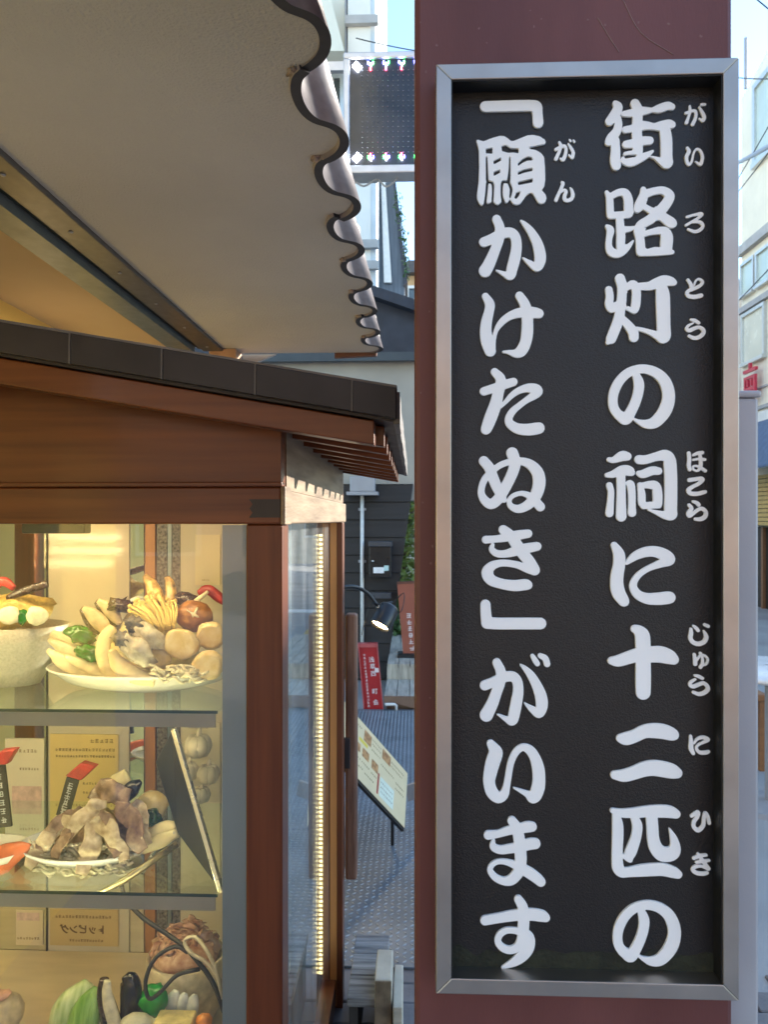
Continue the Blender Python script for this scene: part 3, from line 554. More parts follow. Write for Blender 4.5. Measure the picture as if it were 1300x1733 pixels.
# vine dangling in front of the sky
vn = thing('hanging_vine', 'thin leafy vine hanging against the sky beside the pillar', 'vine', aY(690, 440, 9.0))
vp = [aY(671, 330, 9.), aY(676, 360, 9.), aY(682, 395, 9.), aY(685, 430, 9.), aY(690, 470, 9.2)]
MB().tube(vp, .006, 6).build('stem', m_cable, vn)
m_leaf = M('green leaf', (.06, .13, .03), .5, var=.4, scale=30); m_leafy = M('yellow green leaf', (.30, .30, .05), .5, var=.35, scale=30, col2=(.12, .22, .04))
def leaves(m, c, rx, ry, rz, n, s):
    for _ in range(n):
        p = Vector(c)+Vector((random.gauss(0, .5)*rx, random.gauss(0, .5)*ry, random.gauss(0, .5)*rz))
        u = Vector((random.gauss(0, 1), random.gauss(0, 1), random.gauss(0, .6))).normalized(); v = u.orthogonal().normalized(); k = s*random.uniform(.6, 1.4)
        m.add([p-u*k, p+v*k*.45, p+u*k, p-v*k*.45+Vector((0, 0, k*.15))], [(0, 1, 2, 3)])
lv = MB()
for q in catmull([tuple(p) for p in vp], 6): leaves(lv, q, .05, .05, .06, 6, .028)
lv.build('leaves', m_leaf, vn, kind='stuff')
# climbing plant right of the black wall
YV = 8.6
cl = thing('climbing_plant', 'sunlit green and yellow leafy climber beside the black wall', 'plant', aZ(672, 1090, .05))
q0 = aY(684, 1105, YV)
MB().tube([(q0.x, YV, 0), (q0.x-.02, YV, .9), (q0.x+.1, YV, 1.7), (q0.x+.05, YV, 2.3)], [.03, .025, .02, .012], 8).build('trunk', M('brown bark', (.12, .08, .05), .9, scale=20, bump=.4), cl)
lv = MB()
for py in range(830, 1090, 10):
    px = 700-(py-830)*.12; c = aY(px, py, YV); leaves(lv, c, .22, .25, .12, 55, .045)
lv.build('leaves', m_leafy, cl, kind='stuff')
lv = MB()
for py in range(1000, 1090, 9): leaves(lv, aY(668+random.uniform(-5, 8), py, YV-.25), .1, .15, .1, 40, .04)
lv.build('dark_leaves', m_leaf, cl, kind='stuff')
tag(box('pale_wall', m_cream, None, XY(640, 9.6), XY(730, 9.6), 9.6, 9.8, 0, 2.6), 'pale garden wall behind the leafy climber', 'wall')

# generic street fronts that close the street (seen in reflections and from the side; one added for its shade)
def street_house(name, label, x0, x1, y0, y1, h, mat, face, nwin, glz=None):
    t = thing(name, label, 'building', ((x0+x1)/2, (y0+y1)/2, 0))
    box('wall', mat, t, x0, x1, y0, y1, 0, h)
    MB().box(x0-.15, x1+.15, y0-.15, y1+.15, h, h+.2).build('roof', m_roof, t)
    rows = int(h//2.9)
    for r in range(rows):
        for k in range(nwin):
            if face == 'y+':
                u = x0+(x1-x0)*(k+.5)/nwin; f = MB(); f.box(u-.55, u+.55, y1, y1+.05, .9+r*2.9, 2.2+r*2.9); wn = f.build('window', m_alu, t)
                MB().box(u-.48, u+.48, y1+.05, y1+.062, .97+r*2.9, 2.13+r*2.9).build('pane', m_win, wn)
            elif face == 'y-':
                u = x0+(x1-x0)*(k+.5)/nwin; f = MB(); f.box(u-.55, u+.55, y0-.05, y0, .9+r*2.9, 2.2+r*2.9); wn = f.build('window', m_alu, t)
                MB().box(u-.48, u+.48, y0-.062, y0-.05, .97+r*2.9, 2.13+r*2.9).build('pane', m_win, wn)
            else:
                u = y0+(y1-y0)*(k+.5)/nwin; f = MB(); f.box(x0-.05, x0, u-.55, u+.55, .9+r*2.9, 2.2+r*2.9); wn = f.build('window', m_alu, t)
                MB().box(x0-.062, x0-.05, u-.48, u+.48, .97+r*2.9, 2.13+r*2.9).build('pane', m_win, wn)
    return t
street_house('street_building', 'beige building closing the far end of the street behind the pillar', -1.5, 5.2, 26, 31, 9, M('beige tile wall', (.52, .45, .36), .6, scale=4), 'y-', 4)
street_house('street_building', 'grey building on the right beyond the cream one', 5.6, 11, FY+2.4, FY+10, 6.4, M('grey tile wall', (.34, .34, .35), .6, scale=4), 'x-', 4)
street_house('street_building', 'unseen grey building added beyond the right edge to shade the alley', 12, 16, 7.5, 15.2, 5.35, M('grey tile wall', (.34, .34, .35), .6, scale=4), 'x-', 5)  # added out of view; its height is set to shade the alley ground
sh = street_house('street_building', 'sunlit beige shop building behind the viewer', -5, 8, -14.5, -10.0, 5.2, M('warm brown tile wall', (.40, .26, .19), .8, scale=2), 'y+', 7)
m_aw = M('warm yellow shop awning', (.62, .46, .16), .8, scale=6); m_ct = M('orange timber counter', (.55, .20, .05), .5, scale=6)
MB().prism([(-2, -9.98, 2.6), (5, -9.98, 2.6), (5, -9.2, 2.2), (-2, -9.2, 2.2)], (0, 0, .05)).build('awning', m_aw, sh)
box('counter', m_ct, sh, -2.5, 6, -9.7, -9.2, 0, .8)
# =====================================================================================
# SHOP WITH TILED EAVE (upper left)
# =====================================================================================
ZS = 2.22
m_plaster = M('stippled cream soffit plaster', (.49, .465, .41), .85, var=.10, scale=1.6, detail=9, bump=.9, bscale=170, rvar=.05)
m_tile = M('silver grey glazed roof tile', (.20, .175, .18), .42, var=.35, scale=16, col2=(.33, .295, .305), bump=.12, detail=9)
m_tedge = M('dark tile edge', (.03, .028, .03), .55, scale=30)
m_post = M('pale pinkish timber post', (.50, .30, .18), .6, var=.15, scale=9, stretch=(3, 3, .4))
shop = thing('shop_eave', 'cream plastered shop eave edged with wavy grey roof tiles', 'eave', (-.8, 1.6, ZS))
Y0S, Y1S = -.9, 3.27
# wavy tiles of a steep apron; every tile its own piece, profile in plan (x out, y along the eave)
prof = [(0, -.176), (.02, -.191), (.055, -.199), (.095, -.198), (.128, -.190), (.148, -.178), (.158, -.164), (.168, -.150), (.186, -.138), (.212, -.133), (.240, -.136), (.265, -.146), (.286, -.162), (.300, -.178)]
pq = catmull([(x, y, 0) for x, y in prof], 3)
def tile_mesh(name):
    LEAN, LEN, TK = .284, .30, .018
    n = len(pq); vs = []; fs = []
    N2 = []
    for i in range(n):
        t = Vector((pq[min(i+1, n-1)][0]-pq[max(i-1, 0)][0], pq[min(i+1, n-1)][1]-pq[max(i-1, 0)][1])).normalized(); N2.append((-t.y, t.x))
    for k, (zz, ox) in enumerate(((0, 0), (LEN, -LEAN*LEN))):
        for side in (1, -1):
            for i in range(n):
                vs.append((pq[i][1]+N2[i][1]*side*TK/2+ox, pq[i][0]+N2[i][0]*side*TK/2, zz))
    def id_(k, s, i): return (k*2+s)*n+i
    edge = []
    for i in range(n-1):
        fs.append((id_(0, 0, i), id_(0, 0, i+1), id_(1, 0, i+1), id_(1, 0, i))); fs.append((id_(0, 1, i+1), id_(0, 1, i), id_(1, 1, i), id_(1, 1, i+1)))
        edge.append(len(fs)); fs.append((id_(0, 0, i+1), id_(0, 0, i), id_(0, 1, i), id_(0, 1, i+1))); fs.append((id_(1, 0, i), id_(1, 0, i+1), id_(1, 1, i+1), id_(1, 1, i)))
    edge += [len(fs), len(fs)+1]
    fs.append((id_(0, 0, 0), id_(0, 1, 0), id_(1, 1, 0), id_(1, 0, 0))[::-1]); fs.append((id_(0, 0, n-1), id_(0, 1, n-1), id_(1, 1, n-1), id_(1, 0, n-1)))
    me = bpy.data.meshes.new(name); me.from_pydata(vs, [], fs); me.materials.append(m_tile); me.materials.append(m_tedge)
    for p in me.polygons:
        p.use_smooth = p.index not in edge
        p.material_index = 1 if p.index in edge else 0
    bm = bmesh.new(); bm.from_mesh(me); bmesh.ops.recalc_face_normals(bm, faces=bm.faces); bm.to_mesh(me); bm.free()
    return me
tm = tile_mesh('roof_tile')
edge_pts = []
for k in range(-8, 8):
    for p in pq[:-1]:
        yy = 1.205+.2935*k+p[0]
        if Y0S < yy < Y1S and (not edge_pts or yy > edge_pts[-1][1]+.002): edge_pts.append((p[1]-.0075, yy))
poly = [(-.80, Y0S, ZS), (edge_pts[0][0], Y0S, ZS)]+[(x, y, ZS) for x, y in edge_pts]+[(-.19, Y1S, ZS), (-.80, Y1S, ZS)]
MB().prism(poly, (0, 0, .05)).build('soffit', m_plaster, shop)
box('soffit_core', m_plaster, shop, -.80, -.20, Y0S, Y1S, ZS+.051, ZS+.20)
for row in range(3):
    for k in range(-7, 7):
        o = bpy.data.objects.new('roof_tile', tm); COL.objects.link(o); o.parent = shop
        yy = 1.205+.2935*k
        if yy+.3 > 3.32: continue
        o.location = Vector((-.284*.235*row+.004*row+random.uniform(-.004, .004), yy+random.uniform(-.005, .005), ZS-.006+.235*row+random.uniform(-.003, .003)))-Vector(tuple(shop['_o']))
        o.rotation_euler = (random.uniform(-.01, .01), random.uniform(-.012, .012), random.uniform(-.012, .012))
# mortar bits under the tile joints
m_mort = M('pinkish bedding mortar', (.36, .29, .24), .9, var=.4, scale=60, bump=.6)
for k in range(-2, 7):
    yy = 1.205+.2935*k
    MB().blob((-.193, yy+.012, ZS-.002), (.009, .013, .004), amp=.5, freq=5, sub=3, seed=k).build('mortar', m_mort, shop, smooth=True)
MB().prism([(-.34, Y1S+.002, ZS-.02), (-.16, Y1S+.002, ZS-.012), (-.15, Y1S+.002, ZS+.04), (-.34, Y1S+.002, ZS+.02)], (0, .03, 0)).build('end_board', M('brown eave end board', (.16, .07, .04), .5, scale=10), shop)
# track, inner ceiling and yellow wall of the open shopfront
m_trk = M('bronze aluminium track', (.11, .10, .085), .45, metal=.4, var=.08, scale=20)
box('track', m_trk, shop, -.885, -.80, Y0S, Y1S-.1, ZS-.012, ZS+.05, bevel=.004)
for k in range(9): q = (-.842, .6+k*.31, ZS-.013); MB().lathe(q, [(0, -.003), (.005, -.002), (.006, 0)], 8).build('screw', m_grey, shop)
box('track_slot', M('dark green black rubber', (.012, .02, .017), .6), shop, -.905, -.885, Y0S, Y1S-.1, ZS-.002, ZS+.06)
box('inner_rail', M('grey green rail', (.14, .16, .15), .5, metal=.3, scale=20), shop, -.985, -.905, Y0S, Y1S-.15, ZS-.03, ZS+.03)
m_inner = M('warm beige inner ceiling', (.44, .33, .20), .8, var=.05, scale=3)
box('inner_ceiling', m_inner, shop, -1.36, -.985, Y0S, Y1S-.1, ZS+.005, ZS+.08)
box('inner_wall', M('yellow shop wall', (.80, .55, .14), .8, var=.06, scale=3), shop, -1.44, -1.36, Y0S, Y1S, 0, ZS+.08)
for x0, x1, c in ((-1.02, -.905, 0), (-.86, -.745, 1)):
    box('post', m_post, shop, x0, x1, Y1S-.10, Y1S+.015, 0, ZS-.032 if c == 0 else ZS-.001, bevel=.003)
box('dark_strip', m_black, shop, -.90, -.865, Y1S-.08, Y1S-.03, 0, ZS-.03)
box('upper_wall', m_cream, shop, -3.2, -.45, Y0S, Y1S, ZS+.09, 6.2)
MB().prism([(-.745, Y1S+.02, ZS-.06), (-.60, Y1S+.02, ZS), (-.745, Y1S+.02, ZS)], (0, .02, 0)).build('bracket', m_grey, shop)

lampw = thing('shop_lamp', 'warm globe lamp glowing on the yellow shop wall behind the cabinet roof', 'lamp', (-1.36, 2.55, 1.95))
MB().blob((-1.27, 2.55, 1.93), (.06, .06, .06), amp=0, sub=3).build('globe', EM('warm lit globe', (1, .74, .40), 1.8), lampw, smooth=True)
MB().tube([(-1.36, 2.55, 1.96), (-1.31, 2.55, 2.0), (-1.27, 2.55, 1.985)], .01, 8).build('bracket', m_grey, lampw)

# hanging light display
YL = 4.6
dsp = thing('light_display', 'hanging black light display panel with lit white corners and coloured dots', 'light display', aY(690, 190, YL))
a, b = aY(581, 88, YL), aY(760, 290, YL)
m_sil = M('silver display casing', (.55, .56, .60), .35, metal=.6, var=.08, scale=14)
x0, x1, z0, z1 = a.x, b.x, b.z, a.z; fr = .038
MB().box(x0, x1, YL, YL+.14, z1-fr, z1).box(x0, x1, YL, YL+.14, z0, z0+fr*1.3).box(x0, x0+fr, YL, YL+.14, z0+fr*1.3, z1-fr).box(x1-fr, x1, YL, YL+.14, z0+fr*1.3, z1-fr).build('casing', m_sil, dsp, bevel=.008)
scr = box('screen', M('dark glossy screen', (.022, .024, .034), .16, var=.4, scale=5, bump=.5, bscale=5, spec=.5), dsp, x0+fr, x1-fr, YL+.02, YL+.10, z0+fr*1.3, z1-fr)
dd = MB()
for j in range(17):
    for i in range(13):
        px, pz = x0+.115+i*.031, z0+.13+j*.031
        if px < x1-.05: dd.lathe((px, YL+.018, pz), [(0, 0), (.0042, 0), (.003, .002)], 6)
dd.build('pixel_dots', M('grey pixel lens', (.4, .4, .45), .4), scr, kind='stuff')
ew = EM('lit white chip', (.9, .95, 1), 14); er = EM('lit red chip', (1, .05, .12), 9); eg = EM('lit green chip', (.05, 1, .15), 9); eb = EM('lit blue chip', (.12, .12, 1), 10)
for s, zz in ((1, z1-fr-.045), (-1, z0+fr*1.3+.05)):
    c = Vector((x0+fr+.045, YL+.012, zz)); u, v = Vector((.7, 0, .7*s*-1)), Vector((.7, 0, .7*s))
    for i in (-1, 0, 1):
        for j in (-1, 1): MB().obox(c+u*i*.018*1.0+v*j*.011, u*.0055, (0, .004, 0), v*.0065).build('white_chip', ew, dsp)
    for k in range(5):
        px = x0+fr+.128+k*.094
        if px > x1-.05: continue
        for mt, dx, dz in ((ew, 0, 0), (er, -.002, -.026*s), (eg, .014*s, .012), (eb, -.016*s, .012)):
            q = Vector((px+dx, YL+.013, zz+.01*s+dz)); MB().obox(q, (.0038, 0, 0), (0, .004, 0), (0, 0, .007)).build('colour_chip', mt, dsp)
box('mounting_arm', m_sil, dsp, x0-1.4, x1+.2, YL+.15, YL+.19, z1-.02, z1+.035)
box('mounting_arm', m_sil, dsp, x0-1.4, x0+.2, YL+.15, YL+.19, z0+.02, z0+.06)
MB().tube([(x0+.05, YL+.07, z0-.005), (x0+.12, YL+.07, z0-.05), (x0+.2, YL+.07, z0-.01), (x0+.26, YL+.06, z0-.06), (x0+.33, YL+.07, z0-.004)], .006, 6).build('cable_loop', m_grey, dsp)
po = thing('support_pole', 'grey pole carrying the hanging light display behind the eave', 'pole', (x0-1.42, YL+.17, 0))
MB().tube([(x0-1.42, YL+.17, 0), (x0-1.42, YL+.17, z1+.3)], .045, 14, sm=1).build('pole', m_grey, po, smooth=True)

# =====================================================================================
# PILLAR AND SIGNBOARD
# =====================================================================================
m_maroon = M('maroon painted steel', (.125, .040, .037), .44, var=.22, scale=3, bump=.06, bscale=180, rvar=.1, col2=(.155, .056, .052), stretch=(2.5, 2.5, .5), spec=.35, detail=9)
PYF = .852
pl = thing('street_lamp_pillar', 'square maroon painted lamp pillar carrying the black signboard', 'pillar', (.18, 1.03, 0))
pxl, pxr = XY(702, PYF), XY(1242, PYF)
box('shaft', m_maroon, pl, pxl, pxr, PYF, PYF+.34, .06, 4.2, bevel=.006)
box('base', M('dark pillar base', (.05, .04, .04), .5), pl, pxl-.03, pxr+.03, PYF-.02, PYF+.37, 0, .06, bevel=.006)
sc1 = MB()
for (u0, v0, u1, v1, u2, v2) in ((1055, 0, 1085, 55, 1140, 92), (1012, 30, 1030, 60, 1048, 88)):
    sc1.tube([aY(u0, v0, PYF-.0002), aY(u1, v1, PYF-.0002), aY(u2, v2, PYF-.0002)], .0005, 5)
ch = MB(); rnd = random.Random(3)
for _ in range(26):
    px, py = (rnd.uniform(706, 1238), rnd.uniform(0, 90)) if rnd.random() < .6 else (rnd.uniform(705, 733), rnd.uniform(100, 1730))
    c = aY(px, py, PYF-.0002); n = 6; r = rnd.uniform(.0005, .0016)
    ch.prism([c+Vector((math.cos(k)*r*rnd.uniform(.5, 1.3), 0, math.sin(k)*r*rnd.uniform(.5, 1.6))) for k in (0, 1.05, 2.1, 3.14, 4.2, 5.2)], (0, .0006, 0))
ch.build('paint_chips', M('chipped primer', (.17, .085, .08), .6), pl, kind='stuff')
sc1.build('scratch', M('bare scratch', (.20, .12, .115), .5), pl)
ub = thing('utility_box', 'plain light grey steel utility box standing against the right side of the pillar', 'utility box', (.41, 1.03, 0))
ux1 = XY(1286, .90); uz = ZY(672, .93)
box('body', m_lgrey, ub, pxr+.004, ux1, .90, 1.16, 0, uz-.008, bevel=.004)
box('lid', m_lgrey, ub, pxr+.002, ux1+.002, .897, 1.165, uz-.008, uz, bevel=.003)

FYF, BYF = .818, .842
sx0, sx1 = XY(738, FYF), XY(1252, FYF); sz1, sz0 = ZY(103, FYF, 990), ZY(1688, FYF, 990)
sg = thing('signboard', 'tall black signboard with white raised Japanese characters in a stainless frame', 'signboard', ((sx0+sx1)/2, FYF, sz0))
m_ss = M('brushed stainless steel', (.42, .385, .35), .38, metal=1., var=.12, scale=14, detail=9, stretch=(1, 1, 1), rvar=.05)
fw = .0165
def frame_bar(a, b, c, d):   # mitred bar: outer a-b, inner d-c, run back to the pillar
    MB().prism([(p[0], FYF, p[1]) for p in (a, b, c, d)], (0, PYF-FYF-.001, 0)).build('frame_bar', m_ss, sg, bevel=.0009)
A_, B_, C2, D2 = (sx0, sz0), (sx1, sz0), (sx1, sz1), (sx0, sz1)
a_, b_, c_, d_ = (sx0+fw, sz0+fw), (sx1-fw, sz0+fw), (sx1-fw, sz1-fw), (sx0+fw, sz1-fw)
frame_bar(A_, B_, b_, a_); frame_bar(B_, C2, c_, b_); frame_bar(C2, D2, d_, c_); frame_bar(D2, A_, a_, d_)
m_lin = M('black frame lining', (.008, .008, .009), .5, scale=30)
MB().box(sx0+fw, sx0+fw+.0012, FYF+.002, BYF-.0002, sz0+fw+.0013, sz1-fw-.0013).build('lining', m_lin, sg); MB().box(sx1-fw-.0012, sx1-fw, FYF+.002, BYF-.0002, sz0+fw+.0013, sz1-fw-.0013).build('lining', m_lin, sg)
MB().box(sx0+fw, sx1-fw, FYF+.002, BYF-.0002, sz1-fw-.0012, sz1-fw).build('lining', m_lin, sg)
m_board = M('black textured sign panel', (.0040, .0036, .0040), .38, var=.4, scale=9, detail=10, bump=.28, bscale=600, rvar=.08, spec=.52)
box('panel', m_board, sg, sx0+fw-.002, sx1-fw+.002, BYF, PYF-.0015, sz0+fw-.002, sz1-fw+.002)
m_let = M('white letter resin', (.84, .84, .85), .32, var=.03, scale=10, rvar=.05)
for g in BIG: glyph_object('character', g, m_let, sg, BYF, 6.5, .0012, .0005, 1.35)
for g in SMALL: glyph_object('small_character', g, m_let, sg, BYF, g[2]*.4, .0009, .0002, .55)
# green algae film along the foot of the panel
al = MB(); nseg = 60; base = sz0+fw
for i in range(nseg):
    xa = sx0+fw+(sx1-sx0-2*fw)*i/nseg; xb = sx0+fw+(sx1-sx0-2*fw)*(i+1)/nseg
    h0 = .012+.012*(mnoise.noise(Vector((i*.25, 0, 0)))+.5); h1 = .012+.012*(mnoise.noise(Vector(((i+1)*.25, 0, 0)))+.5)
    al.add([(xa, BYF-.0006, base), (xb, BYF-.0006, base), (xb, BYF-.0003, base+h1), (xa, BYF-.0003, base+h0), (xa, BYF+.0003, base), (xb, BYF+.0003, base), (xb, BYF+.0003, base+h1), (xa, BYF+.0003, base+h0)], [(0, 1, 2, 3), (4, 5, 1, 0), (3, 2, 6, 7)])
al.build('algae', M('green algae film', (.016, .018, .008), .8, var=.5, scale=60, bump=.4), sg)

# =====================================================================================
# DISPLAY CABINET
# =====================================================================================
m_wood = M('red brown lacquered wood', (.125, .030, .008), .36, var=.22, scale=9, stretch=(.28, 2, 7), detail=12, col2=(.175, .050, .013), coat=.15, spec=.4, bump=.04, bscale=60)
m_woodv = M('red brown lacquered post wood', (.125, .032, .010), .36, var=.2, scale=9, stretch=(7, 7, .28), detail=12, col2=(.17, .050, .016), coat=.08, spec=.4)
m_woodo = M('orange lit wood', (.45, .19, .05), .4, var=.15, scale=6, stretch=(5, 5, .4), coat=.2)
m_sunside = M('sunlit side timber', (.19, .115, .06), .5, var=.35, scale=6, stretch=(3, .6, 6), col2=(.34, .25, .16), detail=10, bump=.15, bscale=40)  # paler wood copy: sunlight on the right side put into the colour
m_dark = M('dark copper roof cladding', (.028, .024, .026), .5, var=.3, scale=10, metal=.2, bump=.1, bscale=30)
m_seam = M('pale fascia seam', (.10, .09, .085), .5, scale=30)
YF, YR = 1.25, 2.38
xR = XY(478, YF); xL = -1.16; XC = (xR+xL)/2
zbb, zbt = ZY(887, YF), ZY(824, YF)
cab = thing('display_cabinet', 'roofed red brown wooden display cabinet with glass sides full of food samples', 'display cabinet', (XC, (YF+YR)/2, 0))
def ztop(x): return 1.798-(x+.615)*.1726 if x > XC else 1.798-((2*XC-x)+.615)*.1726
pw = .061
# posts
fp = MB().box(xR-pw, xR, YF, YF+pw, 0, zbb).build('post', m_woodv, cab, bevel=.003)
MB().box(xL, xL+pw, YF, YF+pw, 0, zbb).build('post', m_woodv, cab, bevel=.003)
MB().box(xR-pw, xR, YR-pw, YR, 0, zbb).build('post', m_woodv, cab, bevel=.003)
MB().box(xL, xL+pw, YR-pw, YR, 0, zbb).build('post', m_woodv, cab, bevel=.003)
box('post_lit_strip', m_woodo, cab, xR-.038, xR-.018, YR-pw-.006, YR-pw-.001, .02, zbb-.002)  # brighter strip: light spill and reflection on the rear post put into colour
# front and side beams
box('front_beam', m_wood, cab, xL-.004, xR-.001, YF-.010, YF+.05, zbb, zbt, bevel=.003)
MB().box(xR-.052, xR+.004, YF+.0505, YR+.004, zbb, zbt-.004).build('side_beam', m_sunside, cab, bevel=.003)
MB().box(xR-.001, xR+.007, YF-.012, YF+.05, zbb-.001, zbt+.001).build('beam_end', m_sunside, cab, bevel=.002)
box('back_beam', m_wood, cab, xL, xR-.053, YR-.052, YR, zbb, zbt-.004)
box('left_beam', m_wood, cab, xL, xL+.052, YF+.0505, YR-.053, zbb, zbt-.004)
box('moulding', m_wood, cab, xL-.006, xR+.002, YF-.016, YF+.01, zbt, zbt+.008, bevel=.002)
# black joint inlay at the beam end
q0, q1 = aY(421, 845, YF-.012), aY(474, 876, YF-.012)
MB().prism([(q0.x, YF-.0118, q0.z), (q1.x, YF-.0118, q0.z), (q1.x, YF-.0118, q1.z), (q0.x, YF-.0118, q1.z), (q0.x+.006, YF-.0118, q1.z+.008), (q0.x+.001, YF-.0118, (q0.z+q1.z)/2), (q0.x+.006, YF-.0118, q0.z-.008)], (0, .004, 0)).build('joint_inlay', M('black wood inlay', (.02, .013, .011), .45, scale=20), cab)
# gable panels, following the roof slope
def gable(y0, y1, nm):
    pts = [(xL+.01, y0, zbt), (xR-.003, y0, zbt), (xR-.003, y0, ztop(xR)-.062), (XC, y0, ztop(XC)-.062), (xL+.01, y0, ztop(xL)-.062)]
    MB().prism(pts, (0, y1-y0, 0)).build(nm, m_wood, cab, bevel=.001)
gable(YF+.003, YF+.045, 'gable_panel'); gable(YR-.045, YR-.003, 'gable_panel')
box('side_panel', m_sunside, cab, xR-.03, xR-.001, YF+.046, YR-.046, zbt-.003, ztop(xR)-.064)
box('side_panel', m_wood, cab, xL+.01, xL+.03, YF+.046, YR-.046, zbt-.003, ztop(xL)-.064)
# roof
ex = XY(672, 1.13); exl = 2*XC-ex
RY0, RY1 = 1.142, 2.50
for (xa, xb, nm) in ((XC, ex-.006, 'roof_slope'), (exl+.006, XC-.001, 'roof_slope')):
    MB().prism([(xa, RY0, ztop(xa+1e-6)-.004), (xb, RY0, ztop(xb)-.004), (xb, RY0, ztop(xb)-.05), (xa, RY0, ztop(xa+1e-6)-.05)], (0, RY1-RY0, 0)).build(nm, m_dark, cab)
for s in (1, -1):       # bargeboards
    xa, xb = (XC, ex-.035) if s > 0 else (exl+.035, XC-.001)
    MB().prism([(xa, 1.155, ztop(xa+1e-6)-.0515), (xb, 1.155, ztop(xb)-.0515), (xb, 1.155, ztop(xb)-.088), (xa, 1.155, ztop(xa+1e-6)-.092)], (0, .04, 0)).build('bargeboard', m_wood, cab, bevel=.002)
# clad fascia: folded plates with pale seams
nP = 4; xs_ = [XC+(ex-XC)*t for t in (0, .19, .445, .695, 1)]
xs_ = [XC]+[XY(p, 1.13) for p in (118, 274, 432, 596)]+[ex]
for k in range(len(xs_)-1):
    for s in (1, -1):
        xa, xb = xs_[k]+.0007, xs_[k+1]-.0007
        if s < 0: xa, xb = 2*XC-xb, 2*XC-xa
        dz = random.uniform(-.0008, .0008); dy = random.uniform(-.001, .001)
        MB().prism([(xa, 1.128+dy, ztop(xa)+dz), (xb, 1.128+dy, ztop(xb)+dz), (xb, 1.128+dy, ztop(xb)-.046+dz), (xa, 1.128+dy, ztop(xa)-.046+dz)], (0, .0135, 0)).build('fascia_plate', m_dark, cab, bevel=.0015)
    if k: x = xs_[k]; MB().prism([(x-.0012, 1.1275, ztop(x)-.001), (x+.0012, 1.1275, ztop(x)-.001), (x+.0008, 1.1275, ztop(x)-.046), (x-.0016, 1.1275, ztop(x)-.046)], (0, .006, 0)).build('fascia_seam', m_seam, cab)
# roof sheets on top and eave plates along the sunny side
m_sheet = M('weathered roof sheet', (.13, .115, .105), .55, var=.3, scale=9, bump=.15, bscale=30)
y = 1.13; i = 0
while y < RY1-.02:
    h = min(.155, RY1-y)
    for s in (1, -1):
        xa, xb = (XC, ex) if s > 0 else (exl, XC)
        a0, b0 = ztop(xa+1e-6) if s > 0 else ztop(xa), ztop(xb) if s > 0 else ztop(xb-1e-6)
        MB().prism([(xa, y, a0-.003), (xb, y, b0-.003), (xb, y, b0+.004+.002*(i % 2)), (xa, y, a0+.004+.002*(i % 2))], (0, h+.006, 0)).build('roof_sheet', m_sheet, cab, bevel=.001)
    MB().box(ex-.0055, ex+.004-.001*(i % 2), y+.001+(.013 if i == 0 else 0), y+h-.001, ztop(ex)-.052, ztop(ex)-.0035).build('eave_plate', m_sheet, cab, bevel=.001)
    y += h; i += 1
# rafters under the eaves
for k in range(9):
    ya = 1.215+k*.142
    for s in (1, -1):
        xa, xb = (xR-.02, ex-.022) if s > 0 else (exl+.022, xL+.02)
        MB().prism([(xa, ya, ztop(xa)-.0512), (xb, ya, ztop(xb)-.0512), (xb, ya, ztop(xb)-.083), (xa, ya, ztop(xa)-.083)], (0, .026, 0)).build('rafter', m_wood, cab, bevel=.0015)
box('ridge_cap', m_dark, cab, XC-.03, XC+.03, 1.12, RY1+.01, ztop(XC)-.004, ztop(XC)+.008)
YBK = 1.74
# glazing
g_front = GLASS('front pane glass', (.97, .985, .975), smudge_glare=.035, bump=.015); g_side = GLASS('side pane glass', (.92, .97, .95), smudge_glare=.2, bump=.02); g_shelf = GLASS('shelf glass', (.90, .965, .94))  # stronger film on the side pane paints in the pale street reflection
box('front_glass', g_front, cab, xL+pw, xR-pw, YF+.012, YF+.017, .10, zbb)
box('side_glass', g_side, cab, xR-.045, xR-.040, YF+pw, YR-pw, .10, zbb)
box('glass_bead', M('pale glazing bead', (.42, .33, .26), .35, scale=20), cab, xR-.039, xR-.030, YF+pw-.001, YF+pw+.012, .10, zbb-.001)
# aluminium stile behind the front glass
m_stile = M('bluish satin aluminium', (.24, .28, .31), .4, metal=.5, var=.08, scale=4, stretch=(2, 2, .6), bump=.05)
box('stile', m_stile, cab, XY(378, YF+.03), XY(420, YF+.03), YF+.022, YF+.034, .10, zbb-.002)
box('sun_stop_panel', m_stile, cab, XY(420, YF+.03)-.004, XY(420, YF+.03), YF+.036, YBK, .5, zbb-.002)  # unseen panel added to keep the sun off the food
# base
box('base_panel', m_wood, cab, xL+.02, xR-.02, YF+.02, YR-.02, .03, .10)
# shelves
ZS1, ZS2, ZS3 = ZY(1205, 1.30), ZY(1518, 1.30), .50
xsr = XY(368, 1.30); YBK = 1.74
for zz in (ZS1, ZS2):
    MB().box(xL+pw, xsr, 1.30, YBK-.025, zz-.006, zz).build('glass_shelf', g_shelf, cab)
    box('shelf_edge', M('green glass edge', (.02, .05, .04), .2, scale=20), cab, xL+pw, xsr, 1.2985, 1.3, zz-.0055, zz-.0005)
m_floor = M('pale wood cabinet floor', (.62, .48, .30), .4, var=.1, scale=6, stretch=(1, 5, 1))
box('cabinet_floor', m_floor, cab, xL+.03, xR-.066, YF+.04, YBK-.002, ZS3-.03, ZS3)
